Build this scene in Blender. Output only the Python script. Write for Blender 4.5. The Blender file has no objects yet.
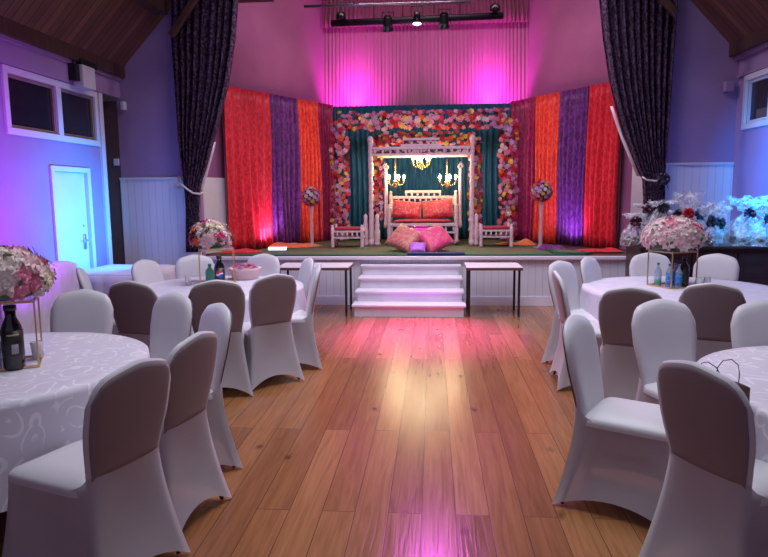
import bpy, bmesh, math, random
from mathutils import Vector, Matrix
random.seed(7)
PI = math.pi
C = bpy.context.scene
COL = C.collection

# ------------------------------------------------------------------ camera
FPX, PITCH, YAW, ROLL, EYE = 640.0, math.radians(7.57), math.radians(4.4), math.radians(-0.5), 1.63
cam = bpy.data.objects.new('camera', bpy.data.cameras.new('camera'))
COL.objects.link(cam)
CR = Matrix.Rotation(YAW, 3, 'Z') @ Matrix.Rotation(PI/2 - PITCH, 3, 'X') @ Matrix.Rotation(ROLL, 3, 'Z')
cam.matrix_world = Matrix.Translation((0, 0, EYE)) @ CR.to_4x4()
cam.data.sensor_width = 36.0
cam.data.lens = 36.0 * FPX / 768.0
cam.data.clip_start = 0.05
C.camera = cam

# ------------------------------------------------------------------ world and view
w = bpy.data.worlds.new('world'); C.world = w; w.use_nodes = True
w.node_tree.nodes['Background'].inputs['Color'].default_value = (0.50, 0.42, 0.68, 1)
w.node_tree.nodes['Background'].inputs['Strength'].default_value = 0.42
C.view_settings.view_transform = 'Standard'
C.view_settings.look = 'None'
C.view_settings.gamma = 1.0
C.view_settings.use_curve_mapping = False
C.view_settings.exposure = 0.0

# ------------------------------------------------------------------ lights of the hall
def aim(o, target):
    d = Vector(target) - o.location
    o.rotation_euler = d.to_track_quat('-Z', 'Y').to_euler()
def area(name, loc, target, sx, sy, power, color, spread=180):
    l = bpy.data.lights.new(name, 'AREA'); l.shape = 'RECTANGLE'; l.size = sx; l.size_y = sy
    l.energy = power; l.color = color
    l.spread = math.radians(spread)
    o = bpy.data.objects.new(name, l); COL.objects.link(o); o.location = loc; aim(o, target); return o
def spot(name, loc, target, power, color, angle=60, blend=0.8, radius=0.06):
    l = bpy.data.lights.new(name, 'SPOT'); l.energy = power; l.color = color
    l.spot_size = math.radians(angle); l.spot_blend = blend; l.shadow_soft_size = radius
    o = bpy.data.objects.new(name, l); COL.objects.link(o); o.location = loc; aim(o, target); return o
def point(name, loc, power, color, radius=0.1):
    l = bpy.data.lights.new(name, 'POINT'); l.energy = power; l.color = color; l.shadow_soft_size = radius
    o = bpy.data.objects.new(name, l); COL.objects.link(o); o.location = loc; return o
MAG = (1.0, 0.04, 0.85); BLUE = (0.02, 0.32, 1.0); VIO = (0.55, 0.12, 1.0)
area('hall_light', (0, 4.2, 5.6), (0, 4.6, 0), 3.2, 3.5, 128, (0.88, 0.91, 1.0), 110)
area('hall_light', (0, 6.8, 5.8), (0, 8.6, 0.4), 3.0, 1.5, 112, (0.86, 0.79, 1.0), 125)
area('stage_light', (0, 9.2, 5.0), (0, 11.8, 1.5), 3.5, 0.5, 120, (1.0, 0.72, 0.86))
for lx in (-1.58, 1.14):
    spot('curtain_uplight', (lx, 12.98, 3.05), (lx, 13.45, 3.75), 210, (1.0, 0.08, 0.95), 50, 1.0)
    spot('curtain_uplight', (lx, 12.9, 3.0), (lx, 13.45, 3.9), 170, MAG, 120)
spot('led_par_light', (-.15, 9.2, 4.25), (-.12, 7.35, 0), 4200, (0.80, 0.07, 1.0), 34, 1.0)
spot('led_par_light', (0, 9.2, 4.3), (0.1, 4.8, 0), 300, (0.95, 0.12, 0.9), 60, 1.0).data.specular_factor = 0.35
spot('wall_and_basket_spot', (-3.3, 8.1, 1.25), (-4.6, 7.95, 1.35), 290, (0.0, 0.33, 1.0), 110)
spot('wall_and_basket_spot', (-3.2, 5.7, 1.2), (-4.6, 6.1, 1.5), 300, (0.45, 0.02, 1.0), 105)
spot('wall_and_basket_spot', (3.2, 7.3, 2.0), (4.12, 7.75, 1.9), 330, (0.0, 0.28, 1.0), 105)
spot('wall_and_basket_spot', (3.7, 7.2, 2.1), (3.8, 8.0, 1.1), 110, (0.0, 0.42, 1.0), 70)  # added spot shining down to tint the gift baskets blue, not an uplight
spot('drape_uplight', (-2.72, 10.6, 0.85), (-3.0, 10.95, 1.6), 36, (0.72, 0.35, 1.0), 120)
spot('drape_uplight', (2.2, 10.75, 0.85), (2.42, 11.2, 1.6), 36, (0.50, 0.25, 1.0), 120)

# ------------------------------------------------------------------ mesh and material helpers
def ray(x, y): return CR @ Vector((x - 384.0, 278.5 - y, -FPX))
def PY(x, y, Y):
    d = ray(x, y); return Vector((0, 0, EYE)) + d * (Y / d.y)

def mat(name, color, rough=0.6, metal=0.0, spec=0.5, color2=None, scale=8.0, stretch=(1, 1, 1), bump=0.0, bscale=None,
        emit=None, estr=0.0, sheen=0.0, transp=0.0, detail=4.0, contrast=(0.35, 0.65), coat=0.0, alpha_tint=None):
    m = bpy.data.materials.new(name); m.use_nodes = True
    nt = m.node_tree; n = nt.nodes; L = nt.links; b = n['Principled BSDF']
    b.inputs['Base Color'].default_value = (*color, 1); b.inputs['Roughness'].default_value = rough
    b.inputs['Metallic'].default_value = metal; b.inputs['Specular IOR Level'].default_value = spec
    b.inputs['Sheen Weight'].default_value = sheen
    b.inputs['Coat Weight'].default_value = coat
    tc = n.new('ShaderNodeTexCoord'); mp = n.new('ShaderNodeMapping'); mp.inputs['Scale'].default_value = stretch
    L.new(tc.outputs['Object'], mp.inputs['Vector'])
    c2 = color2 if color2 else tuple(c * 0.86 for c in color)
    nz = n.new('ShaderNodeTexNoise'); nz.inputs['Scale'].default_value = scale; nz.inputs['Detail'].default_value = detail
    L.new(mp.outputs['Vector'], nz.inputs['Vector'])
    r = n.new('ShaderNodeValToRGB'); r.color_ramp.elements[0].position = contrast[0]; r.color_ramp.elements[1].position = contrast[1]
    r.color_ramp.elements[0].color = (*color, 1); r.color_ramp.elements[1].color = (*c2, 1)
    L.new(nz.outputs['Fac'], r.inputs['Fac']); L.new(r.outputs['Color'], b.inputs['Base Color'])
    if bump:
        nb = n.new('ShaderNodeTexNoise'); nb.inputs['Scale'].default_value = bscale or scale * 2; nb.inputs['Detail'].default_value = 3
        L.new(mp.outputs['Vector'], nb.inputs['Vector'])
        bp = n.new('ShaderNodeBump'); bp.inputs['Strength'].default_value = bump; bp.inputs['Distance'].default_value = 0.02
        L.new(nb.outputs['Fac'], bp.inputs['Height']); L.new(bp.outputs['Normal'], b.inputs['Normal'])
    if emit:
        b.inputs['Emission Color'].default_value = (*emit, 1); b.inputs['Emission Strength'].default_value = estr
    if transp:
        t = n.new('ShaderNodeBsdfTransparent'); mx = n.new('ShaderNodeMixShader'); mx.inputs[0].default_value = transp
        out = n['Material Output']
        L.new(b.outputs[0], mx.inputs[1]); L.new(t.outputs[0], mx.inputs[2]); L.new(mx.outputs[0], out.inputs[0])
    return m

def link(name, bm, m, parent=None, smooth=True, loc=None, bev=0, sub=0, solid=0):
    me = bpy.data.meshes.new(name)
    bmesh.ops.recalc_face_normals(bm, faces=bm.faces)
    bm.to_mesh(me); bm.free()
    if smooth:
        for p in me.polygons: p.use_smooth = True
    for mm in (m if isinstance(m, (list, tuple)) else [m]): me.materials.append(mm)
    o = bpy.data.objects.new(name, me); COL.objects.link(o)
    if parent: o.parent = parent
    if loc: o.location = loc
    if solid:
        s = o.modifiers.new('s', 'SOLIDIFY'); s.thickness = solid; s.offset = 0
    if bev:
        b = o.modifiers.new('b', 'BEVEL'); b.width = bev; b.segments = 2; b.limit_method = 'ANGLE'
    if sub:
        s = o.modifiers.new('u', 'SUBSURF'); s.levels = sub; s.render_levels = sub
    return o
def empty(name, loc=(0, 0, 0), rz=0):
    o = bpy.data.objects.new(name, None); COL.objects.link(o); o.location = loc; o.rotation_euler = (0, 0, rz)
    o.empty_display_size = 0.1; return o
def tag(o, label, cat, group=None):
    o['label'] = label; o['category'] = cat
    if group: o['group'] = group
    return o
def struct(o): o['kind'] = 'structure'; return o
def dup(o, parent=None):
    c = o.copy(); COL.objects.link(c)
    if parent is not None: c.parent = parent
    for ch in list(o.children): dup(ch, c)
    return c

def B(): return bmesh.new()
def box(bm, x0, y0, z0, x1, y1, z1, M=None, mi=0):
    vs = [Vector((x, y, z)) for x in (x0, x1) for y in (y0, y1) for z in (z0, z1)]
    if M is not None: vs = [M @ v for v in vs]
    v = [bm.verts.new(p) for p in vs]
    for f in ((0, 1, 3, 2), (4, 6, 7, 5), (0, 4, 5, 1), (2, 3, 7, 6), (0, 2, 6, 4), (1, 5, 7, 3)):
        bm.faces.new([v[i] for i in f]).material_index = mi
    return bm
def tube(bm, pts, r, n=8, cap=True, mi=0):
    pts = [Vector(p) for p in pts]; rs = r if isinstance(r, (list, tuple)) else [r] * len(pts); rings = []
    for i, p in enumerate(pts):
        t = (pts[min(i + 1, len(pts) - 1)] - pts[max(i - 1, 0)]).normalized()
        a = t.cross(Vector((0, 0, 1)))
        if a.length < 1e-3: a = t.cross(Vector((0, 1, 0)))
        a.normalize(); b = t.cross(a).normalized()
        rings.append([bm.verts.new(p + (a * math.cos(2 * PI * k / n) + b * math.sin(2 * PI * k / n)) * rs[i]) for k in range(n)])
    for A, Bq in zip(rings, rings[1:]):
        for k in range(n):
            bm.faces.new([A[k], A[(k + 1) % n], Bq[(k + 1) % n], Bq[k]]).material_index = mi
    if cap:
        for Rr in (rings[0], rings[-1]):
            bm.faces.new(Rr).material_index = mi
    return bm
def lathe(bm, prof, n=20, c=(0, 0, 0), mi=0, M=None):
    rings = []
    for r, z in prof:
        ring = []
        for k in range(n):
            p = Vector((c[0] + r * math.cos(2 * PI * k / n), c[1] + r * math.sin(2 * PI * k / n), c[2] + z))
            if M is not None: p = M @ p
            ring.append(bm.verts.new(p))
        rings.append(ring)
    for A, Bq in zip(rings, rings[1:]):
        for k in range(n):
            bm.faces.new([A[k], A[(k + 1) % n], Bq[(k + 1) % n], Bq[k]]).material_index = mi
    for Rr in (rings[0], rings[-1]): bm.faces.new(Rr).material_index = mi
    return bm
def grid(bm, f, nu, nv, mi=0, close_u=False):
    V = [[bm.verts.new(f(i / nu, j / nv)) for i in range(nu + (0 if close_u else 1))] for j in range(nv + 1)]
    for j in range(nv):
        for i in range(nu):
            k = (i + 1) % nu if close_u else i + 1
            bm.faces.new([V[j][i], V[j][k], V[j + 1][k], V[j + 1][i]]).material_index = mi
    return V
def quad(bm, a, b, c, d, mi=0):
    bm.faces.new([bm.verts.new(Vector(p)) for p in (a, b, c, d)]).material_index = mi
def hull(bm, pts, n0):  # prism between polygon pts and pts+n0
    A = [bm.verts.new(Vector(p)) for p in pts]; Bq = [bm.verts.new(Vector(p) + Vector(n0)) for p in pts]
    bm.faces.new(A); bm.faces.new(Bq[::-1])
    for i in range(len(A)):
        j = (i + 1) % len(A); bm.faces.new([A[i], A[j], Bq[j], Bq[i]])
    return bm
def sstep(t): t = max(0, min(1, t)); return t * t * (3 - 2 * t)
def interp(tab, x):
    for (a, va), (b, vb) in zip(tab, tab[1:]):
        if x <= b:
            t = sstep((x - a) / (b - a)) if b > a else 0
            return va + (vb - va) * max(0, t)
    return tab[-1][1]

# ------------------------------------------------------------------ surface materials
def floor_material():
    m = bpy.data.materials.new('oak_boards'); m.use_nodes = True
    nt = m.node_tree; n = nt.nodes; L = nt.links; b = n['Principled BSDF']
    tc = n.new('ShaderNodeTexCoord'); mp = n.new('ShaderNodeMapping'); mp.inputs['Rotation'].default_value = (0, 0, PI / 2)
    mp.inputs['Location'].default_value = (0.0, 0.055, 0)
    L.new(tc.outputs['Object'], mp.inputs['Vector'])
    br = n.new('ShaderNodeTexBrick'); br.offset = 0.37; br.offset_frequency = 2; br.squash = 1
    for k, v in (('Scale', 1.0), ('Mortar Size', 0.0022), ('Mortar Smooth', 0.3), ('Brick Width', 3.1), ('Row Height', 0.172), ('Bias', 0.0)):
        br.inputs[k].default_value = v
    br.inputs['Color1'].default_value = (0.0, 0.0, 0.0, 1); br.inputs['Color2'].default_value = (1, 1, 1, 1)
    br.inputs['Mortar'].default_value = (0.5, 0.5, 0.5, 1)
    L.new(mp.outputs[0], br.inputs['Vector'])
    tone = n.new('ShaderNodeValToRGB'); e = tone.color_ramp.elements
    e[0].color = (0.215, 0.088, 0.038, 1); e[1].color = (0.34, 0.155, 0.064, 1)
    x = tone.color_ramp.elements.new(0.5); x.color = (0.27, 0.115, 0.046, 1)
    L.new(br.outputs['Color'], tone.inputs['Fac'])
    mp2 = n.new('ShaderNodeMapping'); mp2.inputs['Scale'].default_value = (11, 0.55, 1)
    L.new(tc.outputs['Object'], mp2.inputs['Vector'])
    addv = n.new('ShaderNodeVectorMath'); addv.operation = 'ADD'
    sc = n.new('ShaderNodeVectorMath'); sc.operation = 'SCALE'; sc.inputs['Scale'].default_value = 9.0
    L.new(br.outputs['Color'], sc.inputs[0]); L.new(mp2.outputs[0], addv.inputs[0]); L.new(sc.outputs[0], addv.inputs[1])
    g = n.new('ShaderNodeTexNoise'); g.inputs['Scale'].default_value = 3.0; g.inputs['Detail'].default_value = 7; g.inputs['Distortion'].default_value = 1.1
    L.new(addv.outputs[0], g.inputs['Vector'])
    gr = n.new('ShaderNodeValToRGB'); gr.color_ramp.elements[0].position = 0.3; gr.color_ramp.elements[0].color = (0.58, 0.5, 0.45, 1)
    gr.color_ramp.elements[1].position = 0.66; gr.color_ramp.elements[1].color = (1.12, 1.08, 1.02, 1)
    L.new(g.outputs['Fac'], gr.inputs['Fac'])
    mul = n.new('ShaderNodeMixRGB'); mul.blend_type = 'MULTIPLY'; mul.inputs['Fac'].default_value = 0.6
    L.new(tone.outputs[0], mul.inputs[1]); L.new(gr.outputs[0], mul.inputs[2])
    # knots
    vo = n.new('ShaderNodeTexVoronoi'); vo.inputs['Scale'].default_value = 2.6
    mp3 = n.new('ShaderNodeMapping'); mp3.inputs['Scale'].default_value = (1.5, 0.75, 1)
    wob = n.new('ShaderNodeTexNoise'); wob.inputs['Scale'].default_value = 9.0
    L.new(tc.outputs['Object'], wob.inputs['Vector']); 
    wa = n.new('ShaderNodeVectorMath'); wa.operation = 'MULTIPLY_ADD'; wa.inputs[1].default_value = (0.10, 0.10, 0)
    L.new(wob.outputs['Color'], wa.inputs[0]); L.new(mp3.outputs[0], wa.inputs[2])
    L.new(tc.outputs['Object'], mp3.inputs['Vector']); L.new(wa.outputs[0], vo.inputs['Vector'])
    kr = n.new('ShaderNodeValToRGB'); kr.color_ramp.elements[0].position = 0.03; kr.color_ramp.elements[0].color = (0.22, 0.14, 0.09, 1)
    kr.color_ramp.elements[1].position = 0.13; kr.color_ramp.elements[1].color = (1, 1, 1, 1)
    L.new(vo.outputs['Distance'], kr.inputs['Fac'])
    mk = n.new('ShaderNodeMixRGB'); mk.blend_type = 'MULTIPLY'; mk.inputs['Fac'].default_value = 0.75
    L.new(mul.outputs[0], mk.inputs[1]); L.new(kr.outputs[0], mk.inputs[2])
    gap = n.new('ShaderNodeMixRGB'); gap.inputs[2].default_value = (0.07, 0.03, 0.015, 1)
    L.new(br.outputs['Fac'], gap.inputs['Fac']); L.new(mk.outputs[0], gap.inputs[1])
    L.new(gap.outputs[0], b.inputs['Base Color'])
    rr = n.new('ShaderNodeMapRange'); rr.inputs['To Min'].default_value = 0.15; rr.inputs['To Max'].default_value = 0.30
    L.new(g.outputs['Fac'], rr.inputs['Value']); L.new(rr.outputs[0], b.inputs['Roughness'])
    bp = n.new('ShaderNodeBump'); bp.inputs['Strength'].default_value = 0.12; bp.inputs['Distance'].default_value = 0.01
    L.new(g.outputs['Fac'], bp.inputs['Height']); L.new(bp.outputs[0], b.inputs['Normal'])
    b.inputs['Specular IOR Level'].default_value = 0.42
    return m
def stripes_material(name, c1, c2, axis, period, groove, rough=0.5, grain=True, depth=0.5):
    """boards / tongue-and-groove panelling repeating along one object axis"""
    m = bpy.data.materials.new(name); m.use_nodes = True
    nt = m.node_tree; n = nt.nodes; L = nt.links; b = n['Principled BSDF']; b.inputs['Roughness'].default_value = rough
    tc = n.new('ShaderNodeTexCoord'); sp = n.new('ShaderNodeSeparateXYZ'); L.new(tc.outputs['Object'], sp.inputs[0])
    dv = n.new('ShaderNodeMath'); dv.operation = 'DIVIDE'; dv.inputs[1].default_value = period; L.new(sp.outputs[axis], dv.inputs[0])
    fr = n.new('ShaderNodeMath'); fr.operation = 'FRACT'; L.new(dv.outputs[0], fr.inputs[0])
    fl = n.new('ShaderNodeMath'); fl.operation = 'FLOOR'; L.new(dv.outputs[0], fl.inputs[0])
    wn = n.new('ShaderNodeTexWhiteNoise'); wn.noise_dimensions = '1D'; L.new(fl.outputs[0], wn.inputs['W'])
    mx = n.new('ShaderNodeMixRGB'); mx.inputs[1].default_value = (*c1, 1); mx.inputs[2].default_value = (*c2, 1)
    L.new(wn.outputs['Value'], mx.inputs['Fac'])
    lt = n.new('ShaderNodeMath'); lt.operation = 'LESS_THAN'; lt.inputs[1].default_value = groove; L.new(fr.outputs[0], lt.inputs[0])
    g = n.new('ShaderNodeMixRGB'); g.blend_type = 'MULTIPLY'; g.inputs[2].default_value = (depth, depth, depth, 1)
    L.new(lt.outputs[0], g.inputs['Fac']); L.new(mx.outputs[0], g.inputs[1])
    last = g
    if grain:
        mp = n.new('ShaderNodeMapping'); s = [1.2, 1.2, 1.2]; s[{'X': 0, 'Y': 1, 'Z': 2}[axis]] = 22; mp.inputs['Scale'].default_value = s
        L.new(tc.outputs['Object'], mp.inputs['Vector'])
        nz = n.new('ShaderNodeTexNoise'); nz.inputs['Scale'].default_value = 2; nz.inputs['Detail'].default_value = 5; L.new(mp.outputs[0], nz.inputs['Vector'])
        rp = n.new('ShaderNodeValToRGB'); rp.color_ramp.elements[0].color = (0.55, 0.5, 0.5, 1); rp.color_ramp.elements[0].position = .3
        rp.color_ramp.elements[1].position = .7
        L.new(nz.outputs['Fac'], rp.inputs['Fac'])
        q = n.new('ShaderNodeMixRGB'); q.blend_type = 'MULTIPLY'; q.inputs['Fac'].default_value = 0.8
        L.new(g.outputs[0], q.inputs[1]); L.new(rp.outputs[0], q.inputs[2]); last = q
    L.new(last.outputs[0], b.inputs['Base Color'])
    bp = n.new('ShaderNodeBump'); bp.inputs['Strength'].default_value = 0.6; bp.inputs['Distance'].default_value = -0.01
    L.new(lt.outputs[0], bp.inputs['Height']); L.new(bp.outputs[0], b.inputs['Normal'])
    return m
def damask_material(name, c1, c2, scale=4.2):
    m = bpy.data.materials.new(name); m.use_nodes = True
    nt = m.node_tree; n = nt.nodes; L = nt.links; b = n['Principled BSDF']; b.inputs['Roughness'].default_value = 0.55
    tc = n.new('ShaderNodeTexCoord')
    wob = n.new('ShaderNodeTexNoise'); wob.inputs['Scale'].default_value = 5.0; wob.inputs['Detail'].default_value = 1
    L.new(tc.outputs['Object'], wob.inputs['Vector'])
    wa = n.new('ShaderNodeVectorMath'); wa.operation = 'MULTIPLY_ADD'; wa.inputs[1].default_value = (0.16, 0.16, 0.16)
    L.new(wob.outputs['Color'], wa.inputs[0]); L.new(tc.outputs['Object'], wa.inputs[2])
    vo = n.new('ShaderNodeTexVoronoi'); vo.inputs['Scale'].default_value = scale; vo.inputs['Randomness'].default_value = 0.75
    L.new(wa.outputs[0], vo.inputs['Vector'])
    mu = n.new('ShaderNodeMath'); mu.operation = 'MULTIPLY'; mu.inputs[1].default_value = 19.0; L.new(vo.outputs['Distance'], mu.inputs[0])
    si = n.new('ShaderNodeMath'); si.operation = 'SINE'; L.new(mu.outputs[0], si.inputs[0])
    rp = n.new('ShaderNodeValToRGB'); rp.color_ramp.elements[0].position = 0.66; rp.color_ramp.elements[1].position = 0.82
    rp.color_ramp.elements[0].color = (0, 0, 0, 1)
    L.new(si.outputs[0], rp.inputs['Fac'])
    nz = n.new('ShaderNodeTexNoise'); nz.inputs['Scale'].default_value = 11; L.new(tc.outputs['Object'], nz.inputs['Vector'])
    r2 = n.new('ShaderNodeValToRGB'); r2.color_ramp.elements[0].position = 0.40; r2.color_ramp.elements[1].position = 0.5; L.new(nz.outputs['Fac'], r2.inputs['Fac'])
    mm = n.new('ShaderNodeMath'); mm.operation = 'MULTIPLY'; L.new(rp.outputs[0], mm.inputs[0]); L.new(r2.outputs[0], mm.inputs[1])
    mx = n.new('ShaderNodeMixRGB'); mx.inputs[1].default_value = (*c1, 1); mx.inputs[2].default_value = (*c2, 1)
    L.new(mm.outputs[0], mx.inputs['Fac']); L.new(mx.outputs[0], b.inputs['Base Color'])
    b.inputs['Sheen Weight'].default_value = 0.2
    return m

M = {}
M['floor'] = floor_material()
M['mauve'] = mat('mauve_plaster', (0.31, 0.21, 0.38), 0.85, color2=(0.28, 0.19, 0.35), scale=2.5, bump=0.1, bscale=40)
M['pinkwall'] = mat('rose_plaster', (0.40, 0.14, 0.29), 0.85, color2=(0.35, 0.12, 0.26), scale=1.6, bump=0.1, bscale=40)
M['white'] = mat('white_paint', (0.62, 0.62, 0.66), 0.45, color2=(0.58, 0.58, 0.62), scale=3)
M['panel'] = stripes_material('white_panelling', (0.70, 0.69, 0.74), (0.67, 0.66, 0.71), 'X', 0.105, 0.08, 0.5, False, 0.78)
M['roof'] = stripes_material('stained_boards', (0.13, 0.055, 0.035), (0.20, 0.09, 0.055), 'Y', 0.125, 0.10, 0.55, True, 0.25)
M['beam'] = mat('dark_beam', (0.075, 0.035, 0.025), 0.5, color2=(0.04, 0.018, 0.014), scale=4, stretch=(1, 8, 1))
M['brownwall'] = mat('brown_recess', (0.11, 0.06, 0.06), 0.7)
M['glass'] = mat('dark_window_glass', (0.03, 0.025, 0.03), 0.08, spec=0.7, transp=0.45)
M['spandex'] = mat('white_spandex', (0.60, 0.585, 0.62), 0.42, color2=(0.56, 0.545, 0.585), scale=3, sheen=0.25, spec=0.35)
M['skirtfab'] = mat('stretched_spandex', (0.50, 0.46, 0.50), 0.5, color2=(0.46, 0.42, 0.465), scale=3, sheen=0.25, spec=0.3, transp=0.17)
M['backfab'] = mat('spandex_over_brown_board', (0.25, 0.195, 0.205), 0.5, color2=(0.225, 0.175, 0.19), scale=3, sheen=0.2, spec=0.3)
M['chairmetal'] = mat('brown_tube', (0.07, 0.05, 0.05), 0.4, 0.6)
M['damask'] = damask_material('white_damask', (0.64, 0.60, 0.68), (0.80, 0.78, 0.84), 6.5)
M['cloth'] = mat('white_table_linen', (0.68, 0.65, 0.74), 0.6, color2=(0.60, 0.57, 0.67), scale=7, bump=0.12)
M['ply'] = mat('plywood', (0.3, 0.2, 0.12), 0.6)
M['edgewood'] = mat('brown_table_edge', (0.12, 0.055, 0.04), 0.5)
M['black'] = mat('black_metal', (0.015, 0.013, 0.018), 0.45, 0.3)
M['blackplastic'] = mat('black_plastic', (0.012, 0.01, 0.012), 0.3)
M['gold'] = mat('gold_metal', (0.75, 0.47, 0.20), 0.28, 0.9)
M['brass'] = mat('polished_brass', (0.85, 0.62, 0.22), 0.22, 0.85)
M['stagewhite'] = mat('stage_paint', (0.76, 0.72, 0.79), 0.5, color2=(0.70, 0.66, 0.74), scale=5)
M['stagefloor'] = mat('stage_boards', (0.10, 0.05, 0.03), 0.5)
M['carpet'] = mat('mottled_stage_carpet', (0.20, 0.13, 0.07), 0.9, color2=(0.07, 0.15, 0.07), scale=3.2, detail=6, bump=0.5, bscale=60)
M['green'] = mat('green_felt', (0.01, 0.12, 0.06), 0.9)
M['tealdark'] = mat('teal_crushed_velvet', (0.0, 0.06, 0.13), 0.5, color2=(0.0, 0.11, 0.20), scale=14, stretch=(1, 1, .35), sheen=0.1, contrast=(.4, .7))
M['pinkcurtain'] = mat('pink_curtain_fabric', (0.46, 0.17, 0.29), 0.65, color2=(0.40, 0.14, 0.25), scale=2, stretch=(6, 1, .2), sheen=0.3)
M['pelmet'] = mat('plum_pelmet_fabric', (0.30, 0.07, 0.16), 0.7, sheen=0.2)
def velvet(name, a, b): return mat(name, a, 0.45, color2=b, scale=30, stretch=(1, 1, .5), sheen=0.12, contrast=(.42, .62), bump=.25)
M['red'] = velvet('red_velvet', (0.66, 0.01, 0.025), (0.92, 0.04, 0.06))
M['orange'] = velvet('orange_velvet', (0.80, 0.03, 0.03), (1.0, 0.12, 0.05))
M['purple'] = velvet('purple_velvet', (0.10, 0.012, 0.12), (0.24, 0.04, 0.30))
M['magenta'] = velvet('crimson_velvet', (0.26, 0.004, 0.06), (0.50, 0.02, 0.14))
M['brocade'] = mat('dark_brocade', (0.012, 0.004, 0.018), 0.7, color2=(0.10, 0.06, 0.11), scale=30, stretch=(1, 1, .9), sheen=0.0, spec=.2, contrast=(.44, .6), bump=.2)
M['lining'] = mat('pale_lining', (0.7, 0.62, 0.68), 0.7)
M['wood'] = mat('dark_oak', (0.055, 0.025, 0.025), 0.3, color2=(0.03, 0.014, 0.016), scale=5, stretch=(1, 1, 8))
M['lacquer'] = mat('pink_white_lacquer', (0.78, 0.60, 0.62), 0.35, color2=(0.66, 0.42, 0.45), scale=22, stretch=(1, 1, 1.5), contrast=(.45, .7))
M['lacquerdark'] = mat('patterned_lacquer_panel', (0.75, 0.50, 0.45), 0.4, color2=(0.10, 0.02, 0.03), scale=18, contrast=(.45, .52))
M['silkred'] = mat('red_embroidered_silk', (0.58, 0.015, 0.04), 0.5, color2=(0.70, 0.14, 0.10), scale=26, contrast=(.5, .58), sheen=.4)
M['silkpad'] = mat('crimson_cotton', (0.45, 0.01, 0.04), 0.6, sheen=.3)
M['silkpink'] = mat('pink_embroidered_silk', (0.85, 0.03, 0.22), 0.5, color2=(0.55, 0.22, 0.14), scale=24, contrast=(.52, .6), sheen=.4)
M['silkgold'] = mat('gold_pink_embroidery', (0.62, 0.08, 0.16), 0.5, color2=(0.55, 0.30, 0.12), scale=26, contrast=(.47, .56), sheen=.4)
M['silkmag'] = mat('magenta_silk', (0.85, 0.01, 0.45), 0.45, sheen=.4)
M['silkvio'] = mat('violet_silk', (0.55, 0.15, 0.8), 0.4, sheen=.4)
M['orangecloth'] = mat('orange_organza', (0.85, 0.12, 0.04), 0.6, color2=(0.8, 0.25, 0.05), scale=10, sheen=.4)
M['leaf'] = mat('green_leaf', (0.02, 0.055, 0.02), 0.5, color2=(0.05, 0.10, 0.03), scale=12)
PET = {
 'pink': mat('pink_petal', (0.80, 0.26, 0.38), 0.6), 'hot': mat('hot_pink_petal', (0.70, 0.04, 0.18), 0.6),
 'lilac': mat('lilac_petal', (0.62, 0.36, 0.62), 0.6), 'white': mat('blush_white_petal', (0.80, 0.68, 0.64), 0.6),
 'orange': mat('orange_petal', (0.85, 0.14, 0.03), 0.6), 'yellow': mat('yellow_petal', (0.85, 0.62, 0.12), 0.6),
 'red': mat('red_petal', (0.60, 0.02, 0.03), 0.6), 'blush': mat('blush_petal', (0.84, 0.58, 0.60), 0.6),
 'maroon': mat('maroon_petal', (0.12, 0.01, 0.03), 0.6), 'cream': mat('cream_petal', (0.82, 0.70, 0.52), 0.6)}
M['film'] = None
def film_material():
    m = bpy.data.materials.new('cellophane'); m.use_nodes = True
    nt = m.node_tree; n = nt.nodes; L = nt.links; b = n['Principled BSDF']
    b.inputs['Base Color'].default_value = (0.75, 0.8, 0.85, 1); b.inputs['Roughness'].default_value = 0.12; b.inputs['Specular IOR Level'].default_value = 1.0
    t = n.new('ShaderNodeBsdfTransparent'); mx = n.new('ShaderNodeMixShader')
    tc = n.new('ShaderNodeTexCoord'); nz = n.new('ShaderNodeTexNoise'); nz.inputs['Scale'].default_value = 13; nz.inputs['Detail'].default_value = 5
    L.new(tc.outputs['Object'], nz.inputs['Vector'])
    rp = n.new('ShaderNodeMapRange'); rp.inputs['From Min'].default_value = .38; rp.inputs['From Max'].default_value = .66
    rp.inputs['To Min'].default_value = .9; rp.inputs['To Max'].default_value = .35
    L.new(nz.outputs['Fac'], rp.inputs['Value']); L.new(rp.outputs[0], mx.inputs[0])
    bp = n.new('ShaderNodeBump'); bp.inputs['Strength'].default_value = 1; bp.inputs['Distance'].default_value = 0.05
    L.new(nz.outputs['Fac'], bp.inputs['Height']); L.new(bp.outputs[0], b.inputs['Normal'])
    L.new(b.outputs[0], mx.inputs[1]); L.new(t.outputs[0], mx.inputs[2]); L.new(mx.outputs[0], n['Material Output'].inputs[0])
    return m
M['film'] = film_material()
M['ribbonblack'] = mat('black_ribbon', (0.012, 0.01, 0.03), 0.3, sheen=.2)
M['ribbonred'] = mat('red_ribbon', (0.5, 0.005, 0.02), 0.3)
M['ribbonmaroon'] = mat('maroon_ribbon', (0.09, 0.01, 0.03), 0.3)
M['wicker'] = mat('brown_wicker', (0.18, 0.10, 0.06), 0.6, color2=(0.09, 0.05, 0.03), scale=40, contrast=(.45, .55))
M['bulb'] = mat('lit_bulb', (1, .9, .7), 0.5, emit=(1.0, 0.80, 0.45), estr=260)
M['ledface'] = mat('lit_led_face', (1, .9, 1), 0.5, emit=(0.85, 0.55, 1.0), estr=9)
M['ledbar'] = mat('lit_floor_bar', (1, 1, 1), 0.5, emit=(0.8, 0.75, 1.0), estr=2.5)
M['bottleglass'] = mat('dark_bottle', (0.01, 0.008, 0.012), 0.08, spec=.8)
M['clear'] = mat('clear_plastic', (0.75, 0.75, 0.82), 0.1, transp=.6)
M['water'] = mat('clear_bottle', (0.5, 0.65, 0.8), 0.1, transp=.4)
M['bluelabel'] = mat('blue_label', (0.03, 0.14, 0.45), 0.4, color2=(0.1, 0.35, 0.7), scale=30, contrast=(.45, .6))
M['greenlabel'] = mat('green_label', (0.1, 0.4, 0.25), 0.4)
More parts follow.
